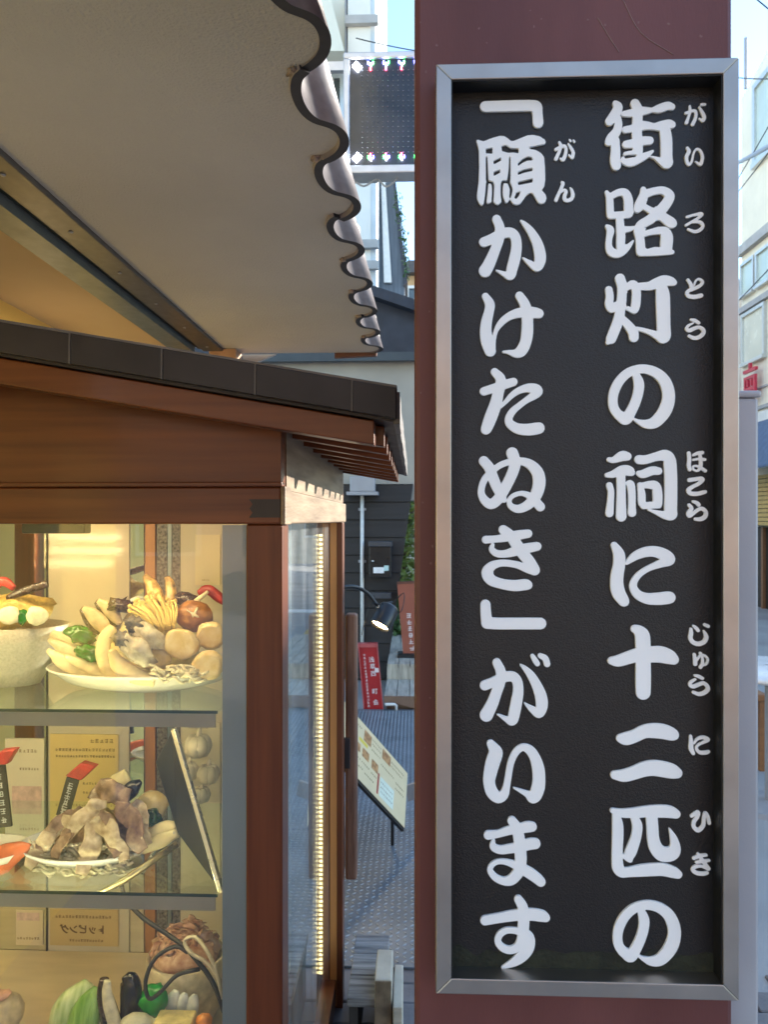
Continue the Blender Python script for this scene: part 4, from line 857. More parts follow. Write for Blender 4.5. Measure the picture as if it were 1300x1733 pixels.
# back wall of the display: gloss panels, a mirror strip, wood and speckled strips standing for mirror reflections
m_cpan = M('glossy cream panel', (.60, .54, .42), .12, var=.05, scale=3, spec=.6, bump=.12, bscale=5, rvar=.04)
m_mir = M('mirror', (.80, .82, .80), .03, metal=1., var=.02, scale=3, rvar=.01)
m_speck = M('dark speckled reflection', (.10, .08, .07), .5, var=.8, scale=160, col2=(.30, .26, .22))
cuts = [(-60, 78, m_mir), (81, 218, m_cpan), (220, 243, m_mir), (245, 262, m_woodo), (265, 282, m_speck), (283, 290, m_stile), (291, 304, m_speck), (305, 430, m_cpan)]
for p0, p1, mt in cuts:
    box('back_panel', mt, cab, XY(p0, YBK), XY(p1, YBK), YBK, YBK+.012, ZS3-.02, zbb-.002)
box('back_board', m_floor, cab, xL+.05, XY(432, YBK), YBK+.013, YBK+.03, .10, zbb-.002)
box('panel_joint', m_dark, cab, XY(78, YBK)+.0005, XY(81, YBK)-.0005, YBK-.004, YBK+.012, ZS3-.02, zbb-.003)
box('cabinet_ceiling', m_floor, cab, xL+.055, xR-.055, YF+.053, YBK+.03, zbt-.012, zbt-.004)
# strip lights
m_led = EM('warm lit strip chip', (1, .76, .36), 3.6); m_ledb = M('strip light tape', (.7, .62, .45), .5)
lx, ly = xR-.064, YR-pw-.022
strip = box('led_strip', m_ledb, cab, lx-.006, lx+.006, ly, ly+.004, ZY(1652, ly), ZY(905, ly))
ch_ = MB(); zz = ZY(1650, ly)
while zz < ZY(906, ly): ch_.box(lx-.0045, lx+.0045, ly-.0025, ly-.0002, zz, zz+.0062); zz += .0135
ch_.build('lit_chip', m_led, strip, kind='stuff')
m_led2 = EM('warm lit top strip chip', (1, .80, .42), 23)
for yy in (YF+.055, YF+.085):
    s2 = box('led_strip', m_ledb, cab, xL+.12, xsr, yy, yy+.010, zbt-.018, zbt-.013)
    ch_ = MB(); xx = xL+.125
    while xx < xsr-.01: ch_.box(xx, xx+.007, yy+.001, yy+.009, zbt-.0215, zbt-.0183); xx += .0165
    ch_.build('lit_chip', m_led2, s2, kind='stuff')
m_chan = M('grey beige light channel', (.34, .31, .26), .4, var=.08)
for zz in (ZS1, ZS2):
    s2 = box('light_channel', m_chan, cab, xL+.07, xsr-.004, 1.3005, 1.304, zz-.030, zz-.0062)
    ch_ = MB(); xx = xL+.125
    while xx < xsr-.03: ch_.box(xx, xx+.007, 1.3042, 1.307, zz-.020, zz-.012); xx += .0185
    ch_.build('lit_chip', m_led2, s2, kind='stuff')
lp_ = box('led_panel', m_ledb, cab, -1.08, -.84, YF+.035, YF+.043, 1.36, 1.485)
for r_ in range(0, 6, 2):
    for c_i in range(9):
        MB().box(-1.07+c_i*.025, -1.058+c_i*.025, YF+.0432, YF+.046, 1.37+r_*.019, 1.376+r_*.019).build('lit_chip', m_led2, lp_)
q0, q1 = aY(40, 890, YF+.03), aY(146, 903, YF+.03)
MB().box(q0.x, q1.x, YF+.02, YF+.05, q1.z, zbb+.004).build('light_housing', M('black plastic housing', (.015, .014, .013), .35), cab, bevel=.003)
# =====================================================================================
# FOOD SAMPLES AND THINGS INSIDE THE CABINET
# =====================================================================================
def fm(name, col, rough=.28, **k): return M(name, col, rough+.05, **{**dict(var=.28, scale=55, spec=.5, coat=.3, bump=.2, bscale=140), **k})
m_plate = fm('white glazed plate', (.78, .76, .70), .15, var=.03)
def pts(l): return [aY(p[0], p[1], p[2]) for p in l]
def rad(l): return [p[3]*p[2]/FPX for p in l]
def sweep(name, l, mat, label, cat, flat=.5, up=(0, -1, .35), n=12, grp=None, wob=.0012, wf=90):
    o = MB().tube(pts(l), rad(l), n, flat, up, 5, wob=wob, wf=wf, seed=len(label)).build(name, mat, None, smooth=True); return tag(o, label, cat, grp)
def lump(name, px, py, Y, rx, rz, ry, mat, label, cat, rot=(0, 0, 0), amp=.1, freq=2., seed=0, sub=3, grp=None, squash=None):
    k = Y/FPX; o = MB().blob(aY(px, py, Y), (rx*k, ry*k, rz*k), rot, amp, freq, sub, seed, squash).build(name, mat, None, smooth=True); return tag(o, label, cat, grp)
# ---- top shelf plate ----
pc = (XY(245, 1.48), 1.48, ZS1)
tag(MB().lathe(pc, [(0, .001), (.10, .001), (.15, .014), (.185, .036), (.192, .040), (.190, .0425), (.183, .0395), (.148, .0185), (.1, .006), (0, .006)], 48, 1, .6).build('oval_plate', m_plate, None, smooth=True), 'white oval plate heaped with seafood and mushrooms on the top glass shelf', 'plate')
m_cream_f = fm('creamy squid flesh', (.80, .64, .34), .26, var=.12, bump=.15); m_pale = fm('pale bamboo shoot', (.78, .66, .38), .3, var=.14, bump=.25)
m_pep = fm('glossy green pepper', (.006, .13, .008), .10, var=.4, coat=0, bump=0, rvar=.03); m_egg = fm('dark aubergine skin', (.035, .014, .012), .22, var=.5); m_eggf = fm('aubergine flesh', (.62, .48, .27), .4)
m_sca = fm('golden scallop', (.78, .54, .20), .28, var=.12, col2=(.84, .68, .38), bump=.3, bscale=160); m_shi = fm('brown shiitake cap', (.32, .105, .022), .35, col2=(.50, .22, .055), bump=.3); m_wht = fm('cream cut', (.80, .70, .48), .5)
m_eno = fm('yellow enoki', (.84, .64, .20), .4, var=.12); m_oy = fm('oyster flesh', (.58, .48, .32), .22, col2=(.76, .67, .48), bump=.3); m_oyd = fm('dark oyster frill', (.07, .055, .04), .4, var=.6, scale=120, col2=(.25, .2, .13))
m_noo = fm('white noodles', (.74, .66, .46), .35); m_pr = fm('striped prawn shell', (.55, .33, .09), .3, var=.75, scale=70); m_red = fm('red crab stick', (.38, .022, .018), .4)
def bed(px0, px1, py0, py1, Y, n, seed, mat, label, r=2.6):
    rnd = random.Random(seed); m = MB()
    for _ in range(n):
        x, y = rnd.uniform(px0, px1), rnd.uniform(py0, py1); a = rnd.uniform(-.5, .5)
        l = [(x+t*rnd.uniform(9, 15), y+math.sin(t*2+a)*6+a*t*8, Y+rnd.uniform(-.015, .015)) for t in (-1.3, -.4, .5, 1.4)]
        m.tube([aY(*p) for p in l], r*Y/FPX, 6, sm=3)
    return tag(m.build('noodle_bed', mat, None, smooth=True), label, 'noodles')
lump('lettuce_heap', 235, 1122, 1.50, 118, 34, 70, fm('pale cabbage', (.66, .56, .26), .45, bump=.4), 'pale heap of cabbage under the seafood on the top plate', 'cabbage', amp=.15, seed=3)
lump('lettuce_heap', 262, 1085, 1.53, 78, 62, 50, fm('pale cabbage', (.66, .56, .26), .45, bump=.4), 'tall pale heap behind the oysters on the top plate', 'cabbage', amp=.2, seed=8)
for i, (l, lab) in enumerate((
    ([(76, 1068, 1.47, 4), (105, 1080, 1.46, 11), (140, 1098, 1.45, 13), (175, 1112, 1.44, 10)], 'uppermost pale shoot slice at the left rim of the top plate'),
    ([(82, 1082, 1.45, 4), (110, 1098, 1.44, 12), (150, 1117, 1.43, 14), (190, 1132, 1.43, 10)], 'middle pale shoot slice at the left rim of the top plate'),
    ([(80, 1100, 1.43, 4), (104, 1118, 1.42, 12), (135, 1134, 1.42, 12), (170, 1144, 1.42, 8)], 'curved pale shoot slice nearest the plate rim'),
    ([(108, 1110, 1.42, 4), (140, 1124, 1.41, 10), (180, 1140, 1.41, 12), (215, 1150, 1.41, 8)], 'long pale shoot slice under the green peppers'))):
    sweep('shoot_slice', l, m_pale, lab, 'shoot slice', .45)
lump('green_pepper', 137, 1075, 1.43, 27, 14, 16, m_pep, 'upper glossy green pepper piece on the top plate', 'pepper', (0, .25, 0), .22, 2.6, 1)
lump('green_pepper', 152, 1106, 1.415, 25, 14, 14, m_pep, 'lower glossy green pepper piece on the top plate', 'pepper', (0, .3, 0), .22, 2.6, 5)
for l, lab in (([(137, 1030, 1.49, 5), (152, 1042, 1.49, 15), (168, 1058, 1.49, 17), (180, 1075, 1.49, 8)], 'left aubergine slice standing at the back of the top plate'), ([(162, 1018, 1.50, 5), (178, 1030, 1.50, 14), (190, 1044, 1.50, 14), (200, 1058, 1.5, 6)], 'right aubergine slice beside the black mushroom')):
    t = thing('aubergine_slice', lab, 'aubergine', aY(*l[0][:3])); MB().tube(pts(l), rad(l), 12, .55, (0, -1, .3), 5).build('skin', m_egg, t, smooth=True)
    l2 = [(p[0]+3, p[1]-2, p[2]-.008, p[3]*.78) for p in l]; MB().tube(pts(l2), rad(l2), 12, .35, (0, -1, .3), 5).build('flesh', m_eggf, t, smooth=True)
lump('wood_ear', 201, 1024, 1.49, 19, 10, 12, m_egg, 'black wood ear mushroom at the back of the top plate', 'mushroom', (0, -.1, 0), .5, 4, 4)
sweep('squid_ring', [(192, 1062, 1.42, 9), (178, 1078, 1.41, 12), (174, 1105, 1.40, 14), (186, 1135, 1.395, 14), (212, 1150, 1.39, 9)], m_cream_f, 'cream squid piece curving down left of the oysters', 'squid', .6)
sweep('squid_ring', [(188, 1100, 1.395, 7), (200, 1124, 1.385, 14), (225, 1142, 1.38, 15), (262, 1154, 1.38, 9)], m_cream_f, 'cream squid strip curving along the front rim of the top plate', 'squid', .6)
def disc(p):      # scallop: fine radial fibres round the rim
    t = math.atan2(p.z, p.x); k = 1+.022*math.sin(26*t)+.03*math.sin(5*t+1)
    return Vector((p.x*k, max(p.y, -.011), p.z*k))
def oyster(px, py, Y, w, h, a, lab, seed):
    t = thing('oyster', lab, 'oyster', aY(px, py, Y)); k = Y/FPX
    MB().blob(aY(px+8, py+6, Y-.006), (w*k, 12*k, h*k), (0, a, 0), .22, 2.4, 3, seed).build('flesh', m_oy, t, smooth=True)
    MB().blob(aY(px-w*.45, py-h*.55, Y-.002), (w*.62*k, 10*k, h*.75*k), (0, a, 0), .4, 6, 3, seed+9).build('frill', m_oyd, t, smooth=True)
oyster(243, 1070, 1.40, 30, 17, .55, 'upper grey frilled oyster on the top plate', 2); oyster(226, 1096, 1.385, 33, 18, .65, 'lower grey frilled oyster on the top plate', 6)
t = MB(); rnd = random.Random(3)
for i in range(26):
    a = (i % 13)/12.; x1_ = 222+a*70+rnd.uniform(-5, 5); y1_ = 1026-16*math.sin(a*3.1)+rnd.uniform(-10, 8); x0_ = 262+a*34; y0_ = 1066-a*6+rnd.uniform(-6, 6)
    Yb = 1.435+.02*(i//13); l = [(x1_, y1_, Yb+.012), ((x0_+x1_)/2+3, (y0_+y1_)/2-4, Yb), (x0_, y0_, Yb-.004)]
    t.tube([aY(*p) for p in l], 2.3*Yb/FPX, 6, sm=3); t.blob(aY(*l[0]), (4.6*Yb/FPX,)*3, (0, 0, 0), .1, 2, 1, i)
tag(t.build('enoki_bunch', m_eno, None, smooth=True), 'fanned bunch of yellow enoki mushrooms on the top plate', 'mushrooms')
sweep('prawn', [(244, 974, 1.50, 5), (255, 988, 1.50, 10), (264, 1006, 1.49, 12), (272, 1022, 1.48, 10)], m_pr, 'left striped prawn tail above the enoki', 'prawn', .8)
sweep('prawn', [(282, 976, 1.50, 5), (288, 992, 1.50, 9), (288, 1012, 1.49, 10), (286, 1026, 1.48, 8)], m_pr, 'right striped prawn tail above the enoki', 'prawn', .8)
lump('shiitake', 316, 1014, 1.50, 24, 12, 18, m_egg, 'dark purple shiitake cap behind the brown one', 'mushroom', (0, .2, 0), .12, 2, 7)
t = thing('shiitake', 'brown shiitake cap with a pale star cut on the top plate', 'mushroom', aY(330, 1045, 1.45)); k = 1.45/FPX
MB().blob(aY(328, 1043, 1.455), (33*k, 22*k, 27*k), (0, .15, 0), .06, 2, 3, 2).build('cap', m_shi, t, smooth=True)
for l in ([(316, 1033, 1.436, 1.5), (328, 1040, 1.4325, 3), (341, 1047, 1.436, 1.5)], [(334, 1028, 1.437, 1.5), (328, 1040, 1.4325, 3), (318, 1052, 1.436, 1.5)]): MB().tube(pts(l), rad(l), 8, .6, (0, -1, 0), 4).build('star_cut', m_wht, t, smooth=True)
lump('scallop', 307, 1090, 1.40, 31, 26, 18, m_sca, 'large golden scallop in the middle of the top plate', 'scallop', (0, .2, 0), .05, 2, 3, 4, None, disc)
lump('scallop', 357, 1076, 1.42, 26, 24, 16, m_sca, 'golden scallop beside the aluminium stile, higher one', 'scallop', (0, .3, 0), .05, 2, 5, 4, None, disc)
lump('scallop', 352, 1126, 1.385, 28, 25, 18, m_sca, 'golden scallop at the lower right rim of the top plate', 'scallop', (0, -.2, 0), .05, 2, 8, 4, None, disc)
lump('scallop', 265, 1112, 1.41, 25, 24, 14, m_sca, 'golden scallop half hidden behind the lower oyster', 'scallop', (0, .1, 0), .05, 2, 9, 4, None, disc)
bed(262, 335, 1130, 1152, 1.375, 26, 2, m_noo, 'small heap of white noodles at the front of the top plate')
sweep('crab_stick', [(336, 1004, 1.49, 6), (352, 998, 1.49, 9), (372, 1012, 1.49, 9), (392, 1022, 1.49, 8)], m_red, 'red crab stick sticking up at the right of the top plate', 'crab stick', .7)
sweep('crab_stick', [(330, 1018, 1.48, 4), (344, 1008, 1.475, 4), (352, 1000, 1.475, 3)], m_wht, 'small white crab stick crossing the red one', 'crab stick', .7)
# second heaped dish further left on the top shelf
tag(MB().lathe((XY(20, 1.5), 1.5, ZS1), [(0, .001), (.055, .001), (.075, .04), (.10, .085), (.112, .118), (.108, .119), (.094, .085), (.055, .03), (0, .03)], 36, 1, .8).build('glazed_bowl', fm('speckled grey bowl', (.50, .45, .34), .3, var=.15, scale=200), None, smooth=True), 'pale glazed bowl at the left edge of the top shelf', 'bowl')
lump('fried_heap', 18, 1034, 1.49, 68, 30, 50, fm('fried crumb batter', (.58, .40, .10), .5, scale=150, bump=.5, bscale=200), 'golden fried heap in the pale bowl', 'fried food', amp=.25, freq=5, seed=3)
sweep('fish_strip', [(-14, 996, 1.45, 8), (4, 984, 1.45, 9), (24, 996, 1.45, 5)], m_red, 'red crab claw over the golden fried heap', 'crab claw', .6)
sweep('sea_weed', [(10, 1012, 1.45, 4), (40, 1000, 1.45, 8), (80, 988, 1.45, 7)], m_egg, 'dark seaweed strip over the golden fried heap', 'seaweed', .5)
lump('green_pepper', 38, 1044, 1.43, 9, 13, 9, m_pep, 'green pepper piece in the pale bowl', 'pepper', amp=.2, seed=4)
for px, lab in ((15, 'left'), (62, 'right')): lump('potato_slice', px, 1042, 1.425, 20, 16, 6, m_wht, 'pale potato slice at the %s of the pale bowl front' % lab, 'potato', amp=.12, seed=px)

# ---- middle shelf ----
tc = (XY(150, 1.45), 1.45, ZS2)
tag(MB().lathe(tc, [(0, .001), (.085, .001), (.10, .010), (.118, .022), (.122, .0225), (.118, .016), (.10, .004), (0, .004)], 40, 1.08, .72).build('shallow_dish', fm('bluish white dish', (.72, .74, .80), .2, var=.03), None, smooth=True), 'bluish white shallow dish with sliced meat on the middle shelf', 'dish')
m_meat = fm('grey brown cooked meat', (.34, .22, .14), .3, col2=(.66, .53, .39), scale=60, bump=.3); m_meat2 = fm('purple brown cooked meat', (.11, .045, .038), .3, col2=(.38, .24, .17), scale=60, bump=.3)
bed(70, 215, 1430, 1478, 1.40, 90, 5, fm('grey white sprouts', (.55, .48, .38), .35), 'bean sprouts in the dish on the middle shelf', 2.8)
rnd = random.Random(21)
meat = [((48, 1466, 1.39), (118, 1388, 1.40), 15, m_meat, 'long grey meat slice at the left end of the middle dish'), ((62, 1440, 1.392), (140, 1366, 1.41), 13, m_meat2, 'purple brown meat slice lying above the long grey one'),
 ((150, 1350, 1.42), (222, 1352, 1.425), 17, m_meat2, 'dark meat slice on top of the heap on the middle dish'), ((138, 1484, 1.368), (162, 1384, 1.385), 15, m_meat, 'pale tipped meat slice hanging over the front of the middle dish'),
 ((160, 1386, 1.385), (212, 1456, 1.38), 14, m_meat, 'curled grey meat slice in the centre of the middle dish'), ((205, 1362, 1.41), (240, 1444, 1.39), 16, m_meat2, 'frilled dark meat slice at the right of the middle dish'),
 ((228, 1362, 1.43), (252, 1432, 1.41), 12, m_meat, 'rearmost meat slice next to the black mussel'), ((100, 1420, 1.385), (178, 1362, 1.40), 12, m_meat, 'slanting grey meat slice left of the top one'),
 ((178, 1372, 1.392), (196, 1446, 1.378), 10, m_meat2, 'narrow dark meat slice in the middle of the dish'), ((90, 1452, 1.378), (128, 1404, 1.382), 11, m_meat2, 'short dark meat slice over the bean sprouts')]
for i, (p, q, wd, mt, lab) in enumerate(meat):
    l = [(p[0]+(q[0]-p[0])*t+rnd.uniform(-5, 5), p[1]+(q[1]-p[1])*t-10*math.sin(t*3.1)+rnd.uniform(-5, 5), p[2]+(q[2]-p[2])*t+rnd.uniform(-.006, .006), wd*(.45+.6*math.sin(.35+t*2.4))*rnd.uniform(.8, 1.15)) for t in (0, .2, .4, .6, .8, 1)]
    sweep('meat_slice', l, mt, lab, 'meat', .12, (rnd.uniform(-.5, .5), -1, rnd.uniform(0, .9)), 18, None, .003, 80)
lump('food_mound', 165, 1412, 1.44, 70, 44, 36, m_meat2, 'brown mound of meat under the slices on the middle dish', 'meat', amp=.2, seed=11)
sweep('mussel', [(198, 1352, 1.46, 5), (212, 1345, 1.455, 13), (226, 1332, 1.455, 13), (238, 1322, 1.46, 4)], fm('black mussel shell', (.012, .008, .010), .14, var=.4), 'glossy black mussel shell at the back of the middle dish', 'mussel', .6)
lump('green_pepper', 256, 1384, 1.44, 17, 14, 12, fm('dark green pepper', (.008, .05, .012), .12), 'dark green pepper ball beside the black mussel', 'pepper', amp=.2, seed=9)
for i, (l, lab) in enumerate((([(172, 1345, 1.50, 6), (195, 1328, 1.5, 17), (216, 1312, 1.5, 12)], 'pale slice standing behind the black mussel'), ([(226, 1378, 1.48, 12), (255, 1362, 1.48, 24), (280, 1372, 1.48, 15)], 'golden onion half behind the green pepper ball'), ([(240, 1425, 1.43, 6), (270, 1405, 1.43, 13), (298, 1396, 1.43, 7)], 'upper pale shoot slice under the tilted panel'), ([(238, 1440, 1.42, 6), (268, 1424, 1.42, 13), (300, 1410, 1.42, 7)], 'lower pale shoot slice under the tilted panel'))): sweep('shoot_slice', l, m_pale if i != 1 else m_sca, lab, 'vegetable', .5)
def tagstick(px0, py0, px1, py1, Y, lab, red=True):
    t = thing('price_tag', lab, 'price tag', aY(px0, py0, Y)); a, b = aY(px0, py0, Y), aY(px1, py1, Y); d = b-a; s = Vector((d.z, 0, -d.x)).normalized()
    MB().prism([a-s*.012, a+s*.012, b+s*.012, b-s*.012], (0, .006, 0)).build('card', M('black tag card', (.02, .018, .016), .4), t)
    if red:
        e = b+d.normalized()*.03+s*.004; MB().prism([b-s*.016, b+s*.016, e+s*.016+Vector((.018, 0, 0)), e-s*.012+Vector((.016, 0, 0))], (0, .02, 0)).build('clip', m_red, t, bevel=.003)
    wr = MB(); nr = d.normalized(); rnd = random.Random(len(lab))
    for k in range(6): scribble(wr, a.lerp(b, .12+.14*k)+Vector((0, -.0006, 0)), s, nr, Vector((0, -1, 0)), .012, rnd)
    wr.build('print', M('grey tag print', (.55, .53, .48), .6), t, kind='stuff')
tagstick(104, 1382, 122, 1318, 1.44, 'black price tag with red clip behind the sliced meat')
tagstick(8, 1400, -4, 1296, 1.42, 'black price tag with red clip at the left edge of the middle shelf')
sweep('fish_slab', [(-30, 1478, 1.40, 14), (0, 1456, 1.40, 24), (30, 1440, 1.40, 16), (52, 1432, 1.40, 5)], fm('red salmon', (.62, .14, .05), .3, scale=25), 'red salmon slab at the left end of the middle shelf', 'salmon', .6)
tag(MB().lathe((XY(-20, 1.42), 1.42, ZS2), [(0, .001), (.06, .001), (.075, .02), (.078, .021), (.07, .006), (0, .005)], 30, 1, .8).build('small_dish', m_plate, None, smooth=True), 'small white dish under the red salmon', 'dish')
# tilted monitor panel with its stand and cable
mon = thing('tilted_monitor', 'dark tilted monitor with silver rim leaning inside the cabinet', 'monitor', aY(330, 1515, 1.36))
c4 = [aY(262, 1290, 1.44), aY(290, 1236, 1.40), aY(372, 1508, 1.335), aY(300, 1410, 1.42)]
nrm = (c4[1]-c4[0]).cross(c4[2]-c4[0]).normalized()
if nrm.y < 0: nrm = -nrm
MB().prism(c4, nrm*.008).build('back_cover', M('dark slate plastic', (.016, .018, .020), .4, var=.2), mon, bevel=.002)
e0, e1 = aY(290, 1234, 1.398), aY(371, 1510, 1.334); dd_ = (e1-e0).normalized(); sd = dd_.cross(Vector((0, 1, 0))).normalized()
MB().obox((e0+e1)/2+sd*.004, (e1-e0)/2, (0, .007, 0), sd*.004).build('rim', M('silver rim', (.62, .58, .48), .28, metal=.8), mon, bevel=.001)
MB().tube([aY(300, 1428, 1.40), aY(212, 1488, 1.36), aY(137, 1530, 1.33)], .0065, 10, sm=1).build('stand_leg', M('brass coloured leg', (.36, .30, .18), .3, metal=.8), mon, smooth=True)
MB().tube([aY(296, 1408, 1.42), aY(262, 1440, 1.43), aY(240, 1478, 1.43)], .004, 8).build('stand_leg', M('silver rim', (.62, .58, .48)), mon, smooth=True)
cbl = [(204, 1490, 1.40), (212, 1520, 1.39), (240, 1552, 1.39), (278, 1578, 1.39), (312, 1602, 1.38), (335, 1628, 1.37), (352, 1650, 1.36), (368, 1680, 1.35), (378, 1712, 1.35)]
tag(MB().tube([aY(*p) for p in cbl], .0042, 8).build('cable', M('dark olive cable', (.018, .015, .011), .45), None, smooth=True), 'dark cable hanging from the middle shelf down to the right', 'cable')
cbl = [(338, 1640, 1.37), (300, 1650, 1.36), (272, 1678, 1.35), (252, 1690, 1.35), (246, 1660, 1.35), (262, 1622, 1.36), (296, 1602, 1.37), (318, 1612, 1.37)]
tag(MB().tube([aY(*p) for p in cbl], .0038, 8).build('cable', M('dark olive cable', (.06, .05, .035)), None, smooth=True), 'dark looped cable in front of the bonito pot', 'cable')
cbl = [(372, 1660, 1.355), (350, 1630, 1.36), (322, 1612, 1.365), (312, 1592, 1.37), (330, 1586, 1.37), (350, 1610, 1.36), (366, 1645, 1.355), (376, 1690, 1.35)]
tag(MB().tube([aY(*p) for p in cbl], .0036, 8).build('cable', fm('beige cable', (.45, .38, .27), .4), None, smooth=True), 'beige cable loop hanging over the bonito pot', 'cable')
# garlic behind the panel
for i, (px, py, s, lab) in enumerate(((335, 1262, 26, 'uppermost'), (318, 1305, 20, 'left'), (352, 1310, 22, 'right'), (340, 1345, 18, 'lowest'))):
    k = 1.58/FPX; m = MB(); c = aY(px, py, 1.58)
    for j in range(7): a = j*.9; m.blob(c+Vector((math.cos(a)*s*.42*k, math.sin(a)*s*.42*k, 0)), (s*.5*k, s*.5*k, s*.75*k), (0, 0, a), .08, 2, 2, j)
    m.tube([c+Vector((0, 0, s*.5*k)), c+Vector((.004, 0, s*1.15*k))], [s*.25*k, s*.1*k], 8, sm=1)
    tag(m.build('garlic_bulb', fm('white garlic skin', (.68, .62, .50), .5, scale=20), None, smooth=True), lab+' white garlic bulb behind the tilted monitor', 'garlic')
# posters on the back wall
def poster(p0, q0, p1, q1, col, lab, rows, inv=False, seed=1, pic=None):
    Yp = YBK-.0035; t = thing('menu_poster', lab, 'poster', aY(p0, q1, Yp)); a, b = aY(p0, q0, Yp), aY(p1, q1, Yp)
    box('sheet', M('poster paper '+str(col), col, .35, var=.05, scale=6), t, a.x, b.x, Yp, Yp+.002, b.z, a.z); rnd = random.Random(seed); m = MB()
    for (f, h, x0f, x1f) in rows:
        x = a.x+(b.x-a.x)*x0f; xe = a.x+(b.x-a.x)*x1f; zc_ = a.z-(a.z-b.z)*f
        while x < xe: scribble(m, Vector((x, Yp-.0003, zc_)), Vector((1, 0, 0)), Vector((0, 0, 1)), Vector((0, -1, 0)), h, rnd); x += h*1.12
    m.build('print', M('brown poster print', (.16, .09, .03), .6), t, kind='stuff')
    if pic: c0, c1 = aY(*pic[:2], Yp), aY(*pic[2:4], Yp); box('picture', pic[4], t, c0.x, c1.x, Yp-.001, Yp-.0002, c1.z, c0.z)
yy_ = (.74, .56, .22)
poster(84, 1242, 200, 1462, yy_, 'yellow menu poster with rows of print behind the sliced meat', [(.05, .010, .62, .95), (.12, .007, .1, .95), (.17, .006, .1, .95), (.38, .006, .5, .95), (.45, .006, .5, .95), (.55, .006, .1, .95), (.62, .006, .4, .95), (.72, .006, .1, .9), (.8, .006, .1, .9)])
poster(84, 1538, 200, 1602, (.56, .42, .20), 'tan poster with a dark print band above the cabinet floor', [(.2, .007, .1, .9), (.85, .006, .3, .8)])
PT = bpy.data.objects[[o.name for o in bpy.data.objects if o.name.startswith('menu_poster')][-1]]
text_object('letters', 'トッピング', .022, M('brown poster print', (.16, .09, .03)), PT, aY(140, 1574, YBK-.0042), Matrix.Rotation(math.pi/2, 3, 'X') @ Matrix.Scale(-1, 3, Vector((1, 0, 0))), .0003, .0006)
poster(8, 1250, 74, 1420, (.74, .68, .54), 'pale menu poster with a fish picture at the left edge', [(.12, .008, .3, .8), (.3, .006, .4, .9), (.9, .006, .4, .9)], pic=(20, 1330, 70, 1378, fm('pink fish picture', (.68, .48, .44), .4)))
poster(26, 1540, 72, 1600, (.70, .58, .40), 'small tan poster at the left of the mirror joint', [(.8, .006, .1, .9)], pic=(28, 1544, 66, 1558, fm('pink fish picture', (.68, .48, .44))))
poster(308, 1222, 372, 1500, (.66, .60, .44), 'cream notice with one line of print behind the garlic', [(.03, .006, .2, .7)])
poster(330, 905, 372, 990, (.64, .56, .36), 'plain cream notice high at the right of the back wall', [(.9, .004, .3, .6)])
# ---- cabinet floor ----
pot = thing('bonito_pot', 'round cream pot heaped with pink bonito shavings', 'pot', (XY(315, 1.52), 1.52, ZS3))
pcx = XY(315, 1.52)
MB().lathe((pcx, 1.52, ZS3), [(0, 0), (.055, 0), (.072, .03), (.080, .08), (.078, .125), (.074, .128), (.07, .12), (0, .11)], 32).build('vessel', fm('cream pot glaze', (.62, .52, .36), .35), pot, smooth=True)
sh_ = MB(); rnd = random.Random(12)
for i in range(90):
    a = rnd.uniform(0, 6.28); r = .062*math.sqrt(rnd.random()); c = Vector((pcx+r*math.cos(a), 1.52+r*math.sin(a), ZS3+.13+.045*(1-(r/.065)**2)+rnd.uniform(-.006, .012)))
    d = Vector((rnd.gauss(0, 1), rnd.gauss(0, 1), rnd.gauss(0, .5))).normalized()*.013; sh_.tube([c-d, c+Vector((0, 0, .004)), c+d], [.004, .007, .004], 6, .15, (rnd.gauss(0, 1), rnd.gauss(0, 1), 1), 2)
sh_.blob((pcx, 1.52, ZS3+.13), (.066, .066, .04), (0, 0, 0), .15, 3, 3)
sh_.build('shavings', fm('pink bonito shaving', (.58, .25, .14), .45, col2=(.72, .48, .32), scale=60), pot, smooth=True)
YQ = 1.36
m_gl = fm('pale green cabbage leaf', (.34, .50, .14), .25, col2=(.68, .74, .42), scale=22, stretch=(4, 1, .6), coat=.1)
sweep('cabbage_wedge', [(96, 1760, YQ+.04, 20), (112, 1720, YQ+.04, 30), (132, 1690, YQ+.05, 26), (150, 1662, YQ+.06, 10)], m_gl, 'pale green cabbage wedge at the bottom of the cabinet', 'cabbage', .5, (0, -1, .3))
sweep('cabbage_wedge', [(128, 1765, YQ+.02, 24), (142, 1725, YQ+.02, 28), (156, 1690, YQ+.03, 20), (164, 1670, YQ+.04, 6)], fm('green cabbage leaf', (.12, .34, .03), .25, col2=(.36, .56, .14), scale=22, stretch=(4, 1, .6), coat=.1), 'greener cabbage leaf in front of the pale wedge', 'cabbage', .4, (0, -1, .3))
t = thing('aubergine_half', 'halved aubergine with cream face at the bottom of the cabinet', 'aubergine', aY(190, 1733, YQ))
l = [(176, 1656, YQ+.01, 8), (176, 1680, YQ+.01, 13), (184, 1715, YQ+.01, 17), (196, 1760, YQ+.01, 18)]; MB().tube(pts(l), rad(l), 12, .7, (0, -1, .1), 5).build('skin', m_egg, t, smooth=True)
l2 = [(p[0]+5, p[1]+3, p[2]-.008, p[3]*.75) for p in l]; MB().tube(pts(l2), rad(l2), 12, .5, (0, -1, .1), 5).build('flesh', fm('cream aubergine flesh', (.74, .66, .46), .35), t, smooth=True)
sweep('aubergine', [(212, 1650, YQ+.02, 8), (220, 1662, YQ+.02, 17), (222, 1695, YQ+.02, 20), (224, 1750, YQ+.02, 20)], fm('black purple aubergine skin', (.010, .006, .010), .15, var=.3), 'whole black aubergine standing at the bottom of the cabinet', 'aubergine', .8, (0, -1, .1))
